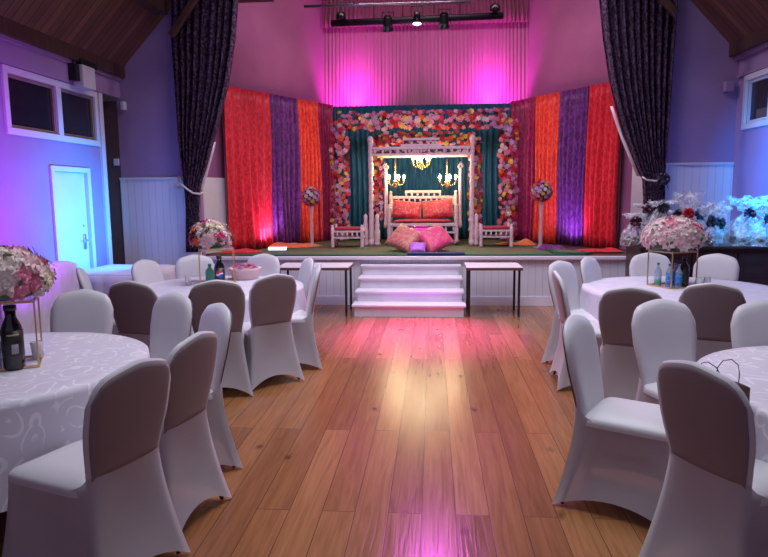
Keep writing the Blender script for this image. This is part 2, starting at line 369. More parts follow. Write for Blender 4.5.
M['blacklabel'] = mat('black_label', (0.02, 0.018, 0.02), 0.4)
M['goldlabel'] = mat('gold_print', (0.55, 0.42, 0.15), 0.4)
M['greylabel'] = mat('grey_print', (0.35, 0.33, 0.36), 0.5)
M['emred'] = mat('emblem_red', (0.6, 0.03, 0.05), 0.4); M['emblue'] = mat('emblem_blue', (0.03, 0.1, 0.5), 0.4); M['emwhite'] = mat('emblem_white', (.8, .8, .85), 0.4)
M['cup'] = mat('white_cup', (0.75, 0.72, 0.8), 0.4, transp=.25)
M['bag'] = mat('brown_satin', (0.24, 0.15, 0.09), 0.4, color2=(0.17, 0.10, 0.06), scale=5, sheen=.3)
M['steel'] = mat('steel', (0.5, 0.5, 0.55), 0.3, 0.9)
M['rope'] = mat('cream_rope', (0.7, 0.6, 0.55), 0.7)

# ------------------------------------------------------------------ the shell of the room
XL, XR, YS, SH = -4.60, 4.12, 9.29, 0.72     # side walls, stage front, stage height
EL, ER = 3.34, 3.44                          # eaves
bm = B(); box(bm, XL - .6, -1.5, -0.1, XR + .2, YS + .1, 0); struct(link('floor', bm, M['floor'], smooth=False))
# ceiling: two boarded slopes meeting at a ridge
def slope(xa, za, xb, zb, name):
    b = B(); hull(b, [(xa, -1.5, za), (xb, -1.5, zb), (xb, -1.5, zb + .1), (xa, -1.5, za + .1)], (0, 15.5, 0))
    return struct(link(name, b, M['roof'], smooth=False))
ZR = EL + 4.4 * 1.07
slope(XL - .6, EL - .6 * 1.07, -0.2, ZR, 'ceiling_left'); slope(XR + .6, ER - .6 * 1.07, -0.2, ZR, 'ceiling_right')
# left wall with window and door
def wallbox(name, parts, m):
    b = B()
    for p in parts: box(b, *p)
    return struct(link(name, b, m, smooth=False))
WY0, WY1, WZ0, WZ1 = 6.80, 8.60, 2.38, 2.96
DY0, DY1, DZ = 7.53, 8.30, 1.95
t = .12
wallbox('wall_left', [(XL - t, -1.5, 0, XL, DY0, WZ0), (XL - t, DY0, DZ, XL, DY1, WZ0), (XL - t, DY1, 0, XL, 8.72, WZ0),
                      (XL - t, -1.5, WZ1, XL, 8.72, EL), (XL - t, -1.5, WZ0, XL, WY0, WZ1), (XL - t, WY1, WZ0, XL, 8.72, WZ1)], M['mauve'])
wallbox('wall_corridor', [(XL - .62, 6.5, 2.0, XL - .55, 8.7, 3.4)], M['brownwall'])
wallbox('wall_recess', [(XL - .6, 8.72, 0, XL - .5, YS + .1, 3.0), (XL - .5, YS, 0, XL - .012, YS + .1, 3.0)], M['brownwall'])
struct(empty('door_2', (XL - .47, 8.9, 0)))
dd2 = bpy.data.objects['door_2']
b = B() if False else bmesh.new(); box(b, -.02, .0, 0, .02, .05, 2.45); box(b, -.02, .36, 0, .02, .39, 2.45); box(b, -.02, .05, 2.40, .02, .36, 2.45); link('frame', b, M['white'], dd2, False)
b = bmesh.new(); box(b, -.02, .05, 0.005, -.005, .36, 2.40); link('leaf', b, M['brownwall'], dd2, False)
# door
d = struct(empty('door_1', (XL - .02, DY0, 0)))
b = B(); box(b, -.05, .02, 0.005, 0.0, DY1 - DY0 - .02, DZ - .02); link('leaf', b, M['white'], d, False, bev=.004)
b = B(); box(b, -.04, -.06, 0, .05, .015, DZ + .05); box(b, -.04, DY1 - DY0 - .015, 0, .05, DY1 - DY0 + .06, DZ + .05); box(b, -.04, .015, DZ - .015, .05, DY1 - DY0 - .015, DZ + .05)
link('frame', b, M['white'], d, False, bev=.006)
b = B(); box(b, 0, .62, .93, .012, .68, 1.13); tube(b, [(.012, .65, 1.05), (.05, .65, 1.05), (.05, .55, 1.05)], .01); h = link('handle', b, M['steel'], d)
b = B(); lathe(b, [(.018, 0), (.02, .006), (.012, .012)], 12, M=Matrix.Translation((0, .65, 1.24)) @ Matrix.Rotation(PI / 2, 4, 'Y')); link('lock', b, M['steel'], d)
# window, left
def side_window(name, x, s, y0, y1, z0, z1, mull):
    o = struct(empty(name, (x, y0, z0))); L_, Hh = y1 - y0, z1 - z0; f = .075
    b = B()
    ys = [-f, L_]
    box(b, -.04, -f, -f, .03, L_ + f, 0); box(b, -.04, -f, Hh, .03, L_ + f, Hh + f)
    box(b, -.04, -f, 0, .03, 0, Hh); box(b, -.04, L_, 0, .03, L_ + f, Hh)
    for m_ in mull: box(b, -.04, m_ - .05, 0, .03, m_ + .05, Hh)
    if s < 0: bmesh.ops.scale(b, vec=(-1, 1, 1), verts=b.verts)
    link('window_frame', b, M['white'], o, False, bev=.006)
    edges = [0] + [v for m_ in mull for v in (m_ - .05, m_ + .05)] + [L_]
    for a, c in zip(edges[0::2], edges[1::2]):
        b = B(); box(b, -.035, a, 0, -.03, c, Hh)
        if s < 0: bmesh.ops.scale(b, vec=(-1, 1, 1), verts=b.verts)
        link('pane', b, M['glass'], o, False)
        b = B()
        for q in ((a, 0, a + .035, Hh), (c - .035, 0, c, Hh), (a + .035, 0, c - .035, .035), (a + .035, Hh - .035, c - .035, Hh)):
            box(b, -.03, q[0], q[1], -.005, q[2], q[3])
        if s < 0: bmesh.ops.scale(b, vec=(-1, 1, 1), verts=b.verts)
        link('sash', b, M['white'] if s < 0 else M['bag'], o, False)
    return o
side_window('window_1', XL, 1, WY0, WY1, WZ0, WZ1, [.95])
# boxed ledge over the window and white corner post
b = B(); box(b, XL, -1.5, WZ1 + .08, XL + .05, YS, EL - .06); struct(link('trim_1', b, M['mauve'], smooth=False))
b = B(); box(b, XL, -1.5, EL - .06, XL + .09, YS, EL - .02); struct(link('trim_2', b, M['mauve'], smooth=False))
b = B(); box(b, XL - .12, 8.70, 0, XL + .035, 8.80, WZ1 + .08); struct(link('trim_3', b, M['white'], smooth=False, bev=.005))
b = B(); box(b, XL - .06, -1.5, EL - .02, XL + .14, YS, EL + .20); struct(link('trim_4', b, M['beam'], smooth=False))
b = B(); box(b, XR - .14, -1.5, ER - .02, XR + .06, YS, ER + .20); struct(link('trim_5', b, M['beam'], smooth=False))
b = B(); box(b, XR - .06, -1.5, ER - .07, XR, YS, ER - .02); struct(link('trim_6', b, M['mauve'], smooth=False))
b = B(); box(b, XR - .04, -1.5, 3.13, XR, 9.24, 3.16); struct(link('trim_7', b, M['mauve'], smooth=False))
b = B(); box(b, XL, -1.5, 0, XL + .02, DY0 - .07, .14); struct(link('baseboard_left', b, M['white'], smooth=False))
# right wall with window
RY0, RY1, RZ0, RZ1 = 7.2, 8.98, 2.50, 3.05
wallbox('wall_right', [(XR, -1.5, 0, XR + t, YS, RZ0), (XR, -1.5, RZ1, XR + t, YS, ER), (XR, -1.5, RZ0, XR + t, RY0, RZ1), (XR, RY1, RZ0, XR + t, YS, RZ1)], M['mauve'])
wallbox('wall_corridor_right', [(XR + .5, 7.0, 2.2, XR + .55, 9.2, 3.3)], M['brownwall'])
side_window('window_2', XR, -1, RY0, RY1, RZ0, RZ1, [.55, 1.15])
# front gable wall either side of the stage opening
OXL, OXR = -3.42, 3.10
b = B(); hull(b, [(XL - .01, YS, 0), (OXL, YS, 0), (OXL, YS, EL + (OXL - XL) * 1.07), (XL - .01, YS, EL)], (0, .12, 0)); struct(link('wall_front_left', b, M['mauve'], smooth=False))
b = B(); hull(b, [(OXR, YS, 0), (XR + .1, YS, 0), (XR, YS, ER), (OXR, YS, ER + (XR - OXR) * 1.07)], (0, .12, 0)); struct(link('wall_front_right', b, M['mauve'], smooth=False))
for k, (xa, xb, zt) in enumerate(((XL - .02, OXL - .02, 1.86), (OXR + .02, XR, 1.98))):
    b = B(); box(b, xa, YS - .025, 0, xb, YS - .001, zt); struct(link('trim_%d' % (8 + k), b, M['panel'], smooth=False))
    b = B(); box(b, xa, YS - .05, zt, xb, YS - .001, zt + .035); struct(link('trim_%d' % (10 + k), b, M['white'], smooth=False, bev=.005))
# rose corner strips beside the opening
b = B(); box(b, OXL - .30, YS - .03, 1.90, OXL, YS, 5); struct(link('trim_12', b, M['pinkwall'], smooth=False))
b = B(); box(b, OXR - .02, YS - .03, 2.02, OXR + .15, YS, 5); struct(link('trim_13', b, M['pinkwall'], smooth=False))
# stage side walls running back to the alcove
def slab(name, p0, p1, z0, z1, m, th=.08):
    p0 = Vector((*p0, 0)); p1 = Vector((*p1, 0)); nrm = (p1 - p0).cross(Vector((0, 0, 1))).normalized() * th
    b = B(); hull(b, [p0 + Vector((0, 0, z0)), p1 + Vector((0, 0, z0)), p1 + Vector((0, 0, z1)), p0 + Vector((0, 0, z1))], nrm)
    return struct(link(name, b, m, smooth=False))
slab('wall_stage_left', (-3.75, YS + .12), (-2.2, 13.2), 0, 7.5, M['pinkwall'], -.08)
slab('wall_stage_right', (3.50, YS + .12), (1.86, 13.2), 0, 7.5, M['pinkwall'], .08)
slab('wall_stage_back', (-2.7, 13.75), (2.4, 13.75), 0, 7.8, M['pinkwall'], -.08)
slab('trim_14', (-3.66, YS + .13), (-3.36, 10.2), SH, 1.9, M['white'], .02)
slab('trim_15', (3.40, YS + .13), (3.06, 10.2), SH, 2.0, M['white'], -.02)
# stage platform
b = B(); box(b, OXL, YS, 0, OXR, 13.7, SH - .02); struct(link('stage', b, M['panel'], smooth=False))
b = B(); box(b, OXL, YS - .06, SH - .05, OXR, YS + .02, SH); struct(link('stage_nosing', b, M['stagewhite'], smooth=False, bev=.008))
b = B(); box(b, OXL, YS + .02, SH - .02, OXR, 13.7, SH - .004); struct(link('stage_floor', b, M['stagefloor'], smooth=False))
b = B(); box(b, OXL, YS - .02, 0, -1.05, YS, .13); box(b, .42, YS - .02, 0, OXR, YS, .13); struct(link('baseboard_stage', b, M['stagewhite'], smooth=False))
# tie beams and corbels of the roof truss
b = B(); box(b, -2.95, 9.35, 4.47, 2.6, 9.55, 4.75); box(b, -2.95, 9.30, 4.40, -2.3, 9.6, 4.47)
tag(link('tie_beam', b, M['beam'], smooth=False, bev=.01), 'dark timber tie beam across the top of the stage opening', 'beam')
def strut(name, pts, r, label):
    b = B(); p, q = Vector(pts[0]), Vector(pts[1]); d_ = q - p; Lq = d_.length
    T = Matrix.Translation(p) @ d_.to_track_quat('Z', 'Y').to_matrix().to_4x4()
    box(b, -r, -r, 0, r, r, Lq, M=T); return tag(link(name, b, M['beam'], smooth=False, bev=.008), label, 'beam')
strut('roof_strut', [PY(171, 36, 8.75), PY(203, -14, 8.75)], .04, 'slanting dark timber strut in front of the top of the left stage curtain')
strut('roof_strut', [PY(676, 14, 8.75), PY(650, -16, 8.75)], .04, 'short dark timber strut at the top of the right stage curtain')
b = B(); hull(b, [(-3.95, -1.5, 4.13), (-3.70, -1.5, 4.13), (-3.70, -1.5, 4.40), (-3.95, -1.5, 4.13)][:3] + [(-3.8, -1.5, 4.4)], (0, 10.6, 0))
tag(link('roof_purlin', b, M['beam'], smooth=False), 'dark timber purlin running under the left roof slope', 'beam')

# ------------------------------------------------------------------ stage steps
st = tag(empty('stage_steps', (-.32, YS, 0)), 'white painted four step stairs in the middle of the stage front', 'stairs')
SW = .69
for i in range(4):
    z1 = (.61, .46, .31, .165)[i]; dep = .16 + .255 * i
    z0 = (.46, .31, .165, 0)[i]
    w_ = SW + .012 * i
    b = B(); box(b, -w_, -dep, z0 + .001, w_, -.065, z1 - .03); link('riser', b, M['stagewhite'], st, False)
    b = B(); box(b, -w_ - .03, -dep - .035, z1 - .03, w_ + .03, -.065, z1); link('tread', b, M['stagewhite'], st, False, bev=.006)

# ------------------------------------------------------------------ pleated drapes
def drape(name, p0, p1, z0, z1, n, amp, m, label, cat='curtain', group=None, flare=0.0, nv=14, seed=0, solid=.006, top_gather=1.0, sway=0.0):
    rnd = random.Random(seed); p0 = Vector((*p0, 0)); p1 = Vector((*p1, 0)); d_ = p1 - p0; L_ = d_.length; u_ = d_ / L_; nn = Vector((-u_.y, u_.x, 0))
    ph = [rnd.uniform(-.9, .9) for _ in range(n + 2)]; am = [rnd.uniform(.55, 1.25) for _ in range(n + 2)]
    base = p0.copy()
    def f(u, v):
        k = u * n; i = int(k); fr = k - i
        a = am[i] * (1 - fr) + am[i + 1] * fr; pp = ph[i] * (1 - fr) + ph[i + 1] * fr
        off = math.sin(2 * PI * k + pp * (.4 + .6 * (1 - v))) * amp * a * (0.7 + .5 * (1 - v))
        off += .5 * amp * math.sin(u * 7 + v * 3 + seed) * (1 - v)
        s = u * L_ + sway * (1 - v) ** 2 * (u) + .02 * math.sin(v * 5 + 3 * u + seed)
        s += flare * (u - .5) * (1 - v) ** 2
        q = u_ * s + nn * (off + .03 * (1 - v) * flare)
        return Vector((q.x, q.y, z0 + (z1 - z0) * v))
    b = B(); grid(b, f, n * 8, nv); o = link(name, b, m, loc=base, solid=solid)
    return tag(o, label, cat, group)
# coloured wings
LW = [(-3.26, 10.1), (-1.94, 12.62)]; RW = [(1.47, 12.6), (2.88, 10.4)]
def lerp2(a, c, t_): return (a[0] + (c[0] - a[0]) * t_, a[1] + (c[1] - a[1]) * t_)
SZ = SH + .01
HT = 3.33
for k, (a, c, mm, nm) in enumerate(((0, .36, 'red', 'wide bright red velvet drape at the outer end of the left wing'), (.35, .62, 'purple', 'purple velvet drape on the left wing between red and orange drapes'),
                                    (.61, .83, 'orange', 'orange red velvet drape on the left wing between purple and crimson drapes'), (.82, 1.0, 'magenta', 'crimson velvet drape on the left wing beside the flower arch'))):
    drape('velvet_drape', lerp2(*LW, a), lerp2(*LW, c), SZ, HT, 6, .055, M[mm], nm, seed=k + 1, flare=.08 if k == 0 else .0)
for k, (a, c, mm, nm) in enumerate(((0, .27, 'magenta', 'crimson velvet drape on the right wing beside the flower arch'), (.26, .50, 'orange', 'orange red velvet drape on the right wing between crimson and purple drapes'),
                                    (.49, .75, 'purple', 'purple velvet drape on the right wing between orange and red drapes'), (.74, 1.0, 'red', 'bright red velvet drape at the outer end of the right wing'))):
    drape('velvet_drape', lerp2(*RW, a), lerp2(*RW, c), SZ, HT, 6, .055, M[mm], nm, seed=k + 11)
for k, (Wg, lb) in enumerate(((LW, 'left'), (RW, 'right'))):
    b = B(); p, q = Vector((*Wg[0], HT - .03)), Vector((*Wg[1], HT - .03)); sg = -.06 if k == 0 else .06; nn = Vector((sg, .07, 0)); tube(b, [p + nn, q + nn], .015, 8)
    for r_ in (p, q): rx0 = r_.x + sg * (1 if r_ is (p if k == 0 else q) else -1.5); ry0 = r_.y + .09; tube(b, [(rx0, ry0, SZ), (rx0, ry0, HT - .03)], .015, 8)
    tag(link('drape_stand', b, M['steel']), 'metal pipe stand holding the coloured drapes of the %s wing' % lb, 'stand')
# teal backdrop
drape('teal_backdrop', (-1.98, 12.72), (1.58, 12.72), SZ, 3.32, 34, .035, M['tealdark'], 'teal crushed velvet backdrop curtain behind the swing and flower arch', seed=31, nv=10)
# big pink curtain and pelmet in the alcove
drape('alcove_curtain', (-2.4, 13.45), (2.05, 13.45), SH + .02, 6.2, 60, .013, M['pinkcurtain'], 'tall pink pleated curtain lit magenta behind the stage backdrop', seed=41, nv=20)
drape('curtain_pelmet', (-2.16, 13.05), (1.80, 13.05), 4.88, 6.2, 50, .035, M['pelmet'], 'gathered plum pelmet across the top of the pink curtain', cat='pelmet', seed=43, nv=6)
b = B(); box(b, -2.28, 12.97, 4.36, -2.12, 13.3, 6.2); 
b.free()

# tied-back brocade curtains at the proscenium
def tied(name, rows, Y, n, seed, label):
    rnd = random.Random(seed); L0 = PY(rows[0][1], rows[0][0], Y)
    R_ = [(PY(r[1], r[0], Y), PY(r[2], r[0], Y)) for r in rows]
    tabL = sorted((a.z, a.x) for a, c in R_); tabR = sorted((c.z, c.x) for a, c in R_)
    zt = tabL[-1][0]; zb = tabL[0][0]
    ph = [rnd.uniform(-1, 1) for _ in range(n + 2)]; am = [rnd.uniform(.6, 1.2) for _ in range(n + 2)]
    def lin(tab, z):
        for (a, va), (c, vc) in zip(tab, tab[1:]):
            if z <= c: return va + (vc - va) * max(0, (z - a) / (c - a))
        return tab[-1][1]
    x00, z00 = (tabL[-1][1] + tabR[-1][1]) / 2, zb
    def f(u, v):
        z = zb + (zt - zb) * v; xl = lin(tabL, z); xr = lin(tabR, z); wd = xr - xl
        k = u * n; i = min(int(k), n); fr = k - i; a = am[i] * (1 - fr) + am[min(i + 1, n + 1)] * fr; pp = ph[i] * (1 - fr) + ph[min(i + 1, n + 1)] * fr
        amp = .045 * min(1, wd / .6) + .022
        return Vector((xl + wd * u - x00, math.sin(2 * PI * k + pp) * amp * a - .05 * math.sin(PI * u), z - z00))
    b = B(); grid(b, f, n * 8, 50); o = link(name, b, M['brocade'], loc=(x00, Y, z00), solid=.008)
    tag(o, label, 'curtain'); return o
lc = tied('stage_curtain', [(-90, 173, 243), (0, 171, 238), (40, 171, 235), (80, 174, 229), (110, 176, 222), (140, 178, 214), (165, 181, 207), (180, 183, 202), (195, 185, 199), (210, 186, 199), (252, 186, 201)], 9.12, 9, 5,
          'tall dark brocade curtain tied back at the left of the stage')
rc = tied('stage_curtain', [(-90, 597, 680), (0, 600, 677), (40, 604, 674), (80, 610, 671), (110, 617, 669), (140, 627, 666), (165, 636, 665), (180, 643, 664), (200, 644, 664), (252, 642, 664)], 9.12, 10, 6,
          'tall dark brocade curtain tied back at the right of the stage')
# pale lining edge of each curtain and its tie rope
def ribbon_edge(name, pts, wd, m, parent):
    b = B()
    for (p, q) in zip(pts, pts[1:]):
        quad(b, p, q, q + Vector((wd, .02, 0)), p + Vector((wd, .02, 0)))
    bmesh.ops.remove_doubles(b, verts=b.verts, dist=.0005)
    o = link(name, b, m, solid=.006); o.parent = parent; o.matrix_parent_inverse = Matrix.Translation(parent.location).inverted(); return o
ribbon_edge('lining', [PY(x, y, 9.16) for x, y in ((213, 142), (210, 155), (206, 170), (201, 187), (199, 193))], .035, M['lining'], lc)
ribbon_edge('lining', [PY(x, y, 9.16) for x, y in ((613, 106), (617, 118), (623, 136), (631, 156), (640, 176))], -.035, M['lining'], rc)
b = B(); tube(b, [PY(x, y, 9.02) for x, y in ((181, 184), (187, 189), (193, 193), (200, 194))], .014, 8)
tube(b, [PY(200, 194, 9.02), PY(203, 192, 9.2)], .014, 8)
o = link('tieback', b, M['rope']); tag(o, 'cream rope tieback round the left stage curtain', 'tieback')
b = B(); c0 = PY(180, 183, 9.2)
for k in range(12):
    a = 2 * PI * k / 12
    tube(b, [c0 + Vector((0, -.02, 0)), c0 + Vector((math.cos(a) * .07, -.05, math.sin(a) * .07)), c0 + Vector((math.cos(a) * .09, -.01, math.sin(a) * .09))], .014, 6)
lathe(b, [(.03, 0), (.035, .02), (.0, .04)], 12, M=Matrix.Translation(c0) @ Matrix.Rotation(PI / 2, 4, 'X'))
tag(link('tieback_rosette', b, M['lining']), 'pale rosette hook holding the left curtain rope on the wall', 'hook')
b = B(); tube(b, [PY(x, y, 8.98) for x, y in ((642, 177), (647, 180), (655, 181), (664, 180))], .013, 8)
tag(link('tieback', b, M['rope']), 'cream rope tieback round the right stage curtain', 'tieback')

# ------------------------------------------------------------------ overhead lighting bar
YB = 10.0
bar = tag(empty('lighting_bar', PY(417, 20, YB)), 'black horizontal lighting bar hanging over the stage', 'lighting bar')
def rel(o, p): return Vector(p) - o.location
pl, pr = PY(331, 23.5, YB), PY(503, 15.5, YB)
b = B(); tube(b, [rel(bar, pl), rel(bar, pr)], .05, 10); link('bar_tube', b, M['black'], bar)
for x in (341, 374, 403, 434, 460, 495):
    p = PY(x, 19, YB); b = B(); tube(b, [rel(bar, (p.x, YB, p.z)), rel(bar, (p.x, YB, 4.47 + .3))], .007, 6); link('hanger', b, M['black'], bar)
p0_, p1_ = PY(304, 6.5, 9.8), PY(470, 1.5, 9.8)
b = B(); tube(b, [p0_, p1_], .022, 8); tag(link('truss_pipe', b, M['steel']), 'thin grey pipe above the black lighting bar', 'pipe')
for i, (x, y, lit) in enumerate(((341, 17, 0), (388, 20, 0), (417, 14, 1), (444, 17, 0), (495, 9, 0))):
    p = PY(x, y, YB - .02)
    ty = [1, 0, 2, 0, 1][i]
    s = tag(empty('stage_spotlight', p), ['low black fixture clamped at the left end of the lighting bar', 'black spotlight aimed down, left of the lit lamp on the bar',
            'lit violet led lamp at the middle of the lighting bar', 'black spotlight aimed down, right of the lit lamp on the bar', 'low black fixture clamped at the right end of the lighting bar'][i], 'spotlight', 'lamps on the lighting bar')
    if ty == 1:
        b = B(); lathe(b, [(.03, .075), (.07, .05), (.08, 0), (.08, -.03)], 14); link('housing', b, M['blackplastic'], s)
        b = B(); box(b, -.04, -.05, -.06, .04, .05, -.03); link('clamp', b, M['black'], s, False)
    else:
        T = Matrix.Translation((0, -.03, -.06)) @ Matrix.Rotation(math.radians(25 if ty == 0 else 0), 4, 'X')
        b = B(); lathe(b, [(.06, .16), (.09, .12), (.10, -.06), (.12, -.14), (.11, -.14)], 14, M=T @ (Matrix.Scale(.72 if ty == 0 else .55, 4))); link('housing', b, M['blackplastic'], s)
        b = B(); box(b, -.09, -.01, -.02, -.075, .01, .11); box(b, .075, -.01, -.02, .09, .01, .11); box(b, -.09, -.01, .10, .09, .01, .115); link('yoke', b, M['black'], s, False)
        if ty == 2:
            b = B(); lathe(b, [(.0, -.115), (.06, -.085), (.06, -.092), (.0, -.095)], 14, M=T); link('lens', b, M['ledface'], s)
        else:
            b = B(); box(b, .01, -.14, -.20, .07, -.10, -.13, M=Matrix.Rotation(.3, 4, 'Y')); box(b, -.07, -.14, -.20, -.02, -.10, -.13); link('barn_door', b, M['black'], s, False)

# ------------------------------------------------------------------ blossoms
def rose_mesh(r, m, name, petals=((4, .36, .52), (5, .66, .36), (7, 1.0, .10)), squash=.75):
    b = B()
    for ri, (n, rad, lift) in enumerate(petals):
        for k in range(n):
            a = 2 * PI * (k + .5 * (ri % 2)) / n; wdt = PI / n * 1.25; c = []
            for (rr, aa, zz) in ((.12, 0, lift * .3), (rad * .7, -wdt, lift), (rad, 0, lift + .16), (rad * .7, wdt, lift)):
                c.append(Vector((rr * math.cos(a + aa), rr * math.sin(a + aa), zz * squash)) * r)
            mid = Vector((rad * .68 * math.cos(a), rad * .68 * math.sin(a), (lift - .10) * squash)) * r
            vs = [b.verts.new(q) for q in c]; vm = b.verts.new(mid)
            for i in range(4): b.faces.new([vs[i], vs[(i + 1) % 4], vm])
    lathe(b, [(.0, -.1 * r), (.5 * r, -.02 * r), (.34 * r, .2 * r), (.2 * r, .42 * r), (.0, .36 * r)], 7)
    me = bpy.data.meshes.new(name)
    bmesh.ops.recalc_face_normals(b, faces=b.faces); b.to_mesh(me); b.free()
    for p in me.polygons: p.use_smooth = True
    me.materials.append(m); return me
ROSE = {k: rose_mesh(1.0, v, 'blossom') for k, v in PET.items()}
def orient(nrm, spin):
    return (Vector(nrm).to_track_quat('Z', 'Y').to_matrix().to_4x4()) @ Matrix.Rotation(spin, 4, 'Z')
def add_blossom(parent, loc, nrm, r, key, rnd, name='blossom'):
    o = bpy.data.objects.new(name, ROSE[key]); COL.objects.link(o); o.parent = parent
    o.matrix_local = Matrix.Translation(loc) @ orient(nrm, rnd.uniform(0, 6)) @ Matrix.Scale(r, 4); return o
def merge_blossoms(parent, items, rnd, name='blossom_fill'):
    b = B(); keys = sorted(PET)
    for loc, nrm, r, key in items:
        k0 = len(b.verts); f0 = len(b.faces); b.from_mesh(ROSE[key])
        b.verts.ensure_lookup_table(); b.faces.ensure_lookup_table()
        T = Matrix.Translation(loc) @ orient(nrm, rnd.uniform(0, 6)) @ Matrix.Scale(r, 4)
        for v in b.verts[k0:]: v.co = T @ v.co
        for f in b.faces[f0:]: f.material_index = keys.index(key)
    o = link(name, b, [PET[k] for k in keys], parent); o['kind'] = 'stuff'; return o
def leaves(parent, items, rnd, s=.06):
    b = B()
    for loc, nrm in items:
        T = Matrix.Translation(loc) @ orient(nrm, rnd.uniform(0, 6))
        L_ = s * rnd.uniform(.7, 1.3)
        pts = [(0, 0, 0), (L_ * .4, L_ * .3, L_ * .15), (L_, 0, L_ * .4), (L_ * .4, -L_ * .3, L_ * .15)]
        b.faces.new([b.verts.new(T @ Vector(p)) for p in pts])
    o = link('foliage', b, M['leaf'], parent, smooth=False, solid=.002); o['kind'] = 'stuff'; return o
def garland(name, path, width, depth, spacing, rads, weights, label, loc, seed, frame_r=.03):
    rnd = random.Random(seed); root = tag(empty(name, loc), label, 'garland'); L0 = Vector(loc)
    pts = [Vector(p) - L0 for p in path]
    b = B()
    for p, q in zip(pts, pts[1:]): tube(b, [p, q], frame_r, 6)
    link('frame', b, M['leaf'], root)
    items = []; lv = []; ks, ws = zip(*weights)
    for p, q in zip(pts, pts[1:]):
        L_ = (q - p).length; d_ = (q - p) / L_; side = d_.cross(Vector((0, 1, 0)))
        n = int(L_ / spacing)
        for i in range(n):
            for c in (-.5, 0, .5):
                s = (i + rnd.uniform(.0, 1)) / n
                off = (c + rnd.uniform(-.22, .22)) * width
                loc_ = p + d_ * (s * L_) + side * off + Vector((0, -depth * (1 - abs(c)) + rnd.uniform(-.02, .02), 0))
                nrm = (Vector((0, -1, 0)) + side * c * 1.5 + Vector((rnd.uniform(-.5, .5), 0, rnd.uniform(-.4, .6)))).normalized()
                items.append((loc_, nrm, rnd.uniform(*rads), rnd.choices(ks, ws)[0]))
                if rnd.random() < .55: lv.append((loc_ + Vector((rnd.uniform(-.04, .04), .015, rnd.uniform(-.04, .04))), nrm))
    items.sort(key=lambda t_: -t_[2])
    for it in items[:100]: add_blossom(root, *it, rnd)
    if items[100:]: merge_blossoms(root, items[100:], rnd)
    leaves(root, lv, rnd); return root
mix = (('pink', 6), ('hot', 4), ('lilac', 6), ('white', 1), ('orange', 2), ('yellow', 1.5), ('red', 2.5), ('blush', 2), ('maroon', 1))
YA = 12.15
aL, aR, aT = PY(341, 240, YA), PY(507, 240, YA), PY(425, 120, YA)
garland('flower_arch', [(aL.x, YA, SZ + .05), (aL.x, YA, aT.z), (aR.x, YA, aT.z), (aR.x, YA, SZ + .05)], .22, .06, .050, (.045, .072), mix,
        'tall square arch of pink, orange and lilac flowers standing before the teal backdrop', (aL.x, YA, SZ), 3)

# ------------------------------------------------------------------ the swing canopy with carved posts
YM = 11.0
mL, mR = PY(371.5, 246, YM), PY(471.5, 246, YM)
mx0, mx1 = mL.x, mR.x; MW = mx1 - mx0; MT = PY(420, 141, YM).z
cn = tag(empty('swing_canopy', (mx0, YM, SZ)), 'pink white carved canopy frame with turned posts over the swing seat', 'canopy')
def post_prof(h, r):
    pr_ = [(r * 1.3, 0), (r * 1.3, .10), (r * .8, .12)]
    k = .12
    while k < h - .1:
        pr_ += [(r, k + .02), (r * 1.12, k + .045), (r, k + .07), (r * .92, k + .12)]; k += .13
    pr_ += [(r * .7, h - .05), (r * 1.2, h - .02), (r * 1.3, h + .02), (r * .9, h + .06), (0, h + .08)]; return pr_
ph_ = MT - SZ + .02
for (x, y) in ((0, 0), (MW, 0), (-.04, .62), (MW + .03, .62)):
    b = B(); lathe(b, post_prof(ph_ - (0 if y == 0 else .02), .038), 12, (x, y, 0)); link('post', b, M['lacquer'], cn)
for yy in (0, .62):
    h0 = ph_ - .11
    b = B(); box(b, .04, yy - .03, h0 - .05, MW - .04, yy + .03, h0); box(b, .04, yy - .03, h0 - .15, MW - .04, yy + .03, h0 - .11); link('beam', b, M['lacquer'], cn, False, bev=.008)
    b = B(); box(b, .05, yy - .012, h0 - .11, MW - .05, yy + .012, h0 - .05); link('fretwork', b, M['lacquerdark'], cn, False)
    for k in range(13 if yy == 0 else 0):
        b = B(); lathe(b, [(.012, h0 - .11), (.022, h0 - .08), (.012, h0 - .05)], 8, (.08 + (MW - .16) * k / 12, yy - .02, 0)); link('spindle', b, M['lacquer'], cn)
b = B(); box(b, MW * .30, -.03, ph_ - .11, MW * .70, .03, ph_ - .07); box(b, MW * .32, -.03, ph_ - .01, MW * .68, .03, ph_ + .03)
link('crest_rail', b, M['lacquer'], cn, False, bev=.006)
b = B(); box(b, MW * .33, -.012, ph_ - .07, MW * .67, .012, ph_ - .01); link('crest_panel', b, M['lacquerdark'], cn, False)
for x in (0.0, MW): b = B(); box(b, x - .03, .04, ph_ - .33, x + .03, .59, ph_ - .27); link('side_beam', b, M['lacquer'], cn, False, bev=.006)
for x, s in ((-.10, 1), (.10, 1), (MW + .08, 1)):
    b = B(); lathe(b, [(.05, 0), (.055, .05), (.035, .08), (.05, .12), (.05, .26), (.035, .30), (.045, .36), (.03, .42), (.035, .52), (.0, .56)], 10, (x, .03, 0)); link('foot_baluster', b, M['lacquer'], cn)
# garland on the canopy
garland('canopy_garland', [(mx0 + .08, YM + .16, SZ + .45), (mx0 + .08, YM + .16, MT + .05), (mx1 + .03, YM + .16, MT + .05), (mx1 + .09, YM + .16, SZ + .1)], .15, .04, .05, (.036, .058),
        (('pink', 3), ('hot', 2), ('orange', 5), ('yellow', 3), ('red', 3), ('lilac', 2), ('blush', 2), ('maroon', 1)),
        'garland of orange, red and pink flowers running round the swing canopy', (mx0, YM + .16, SZ + .4), 9, .02)
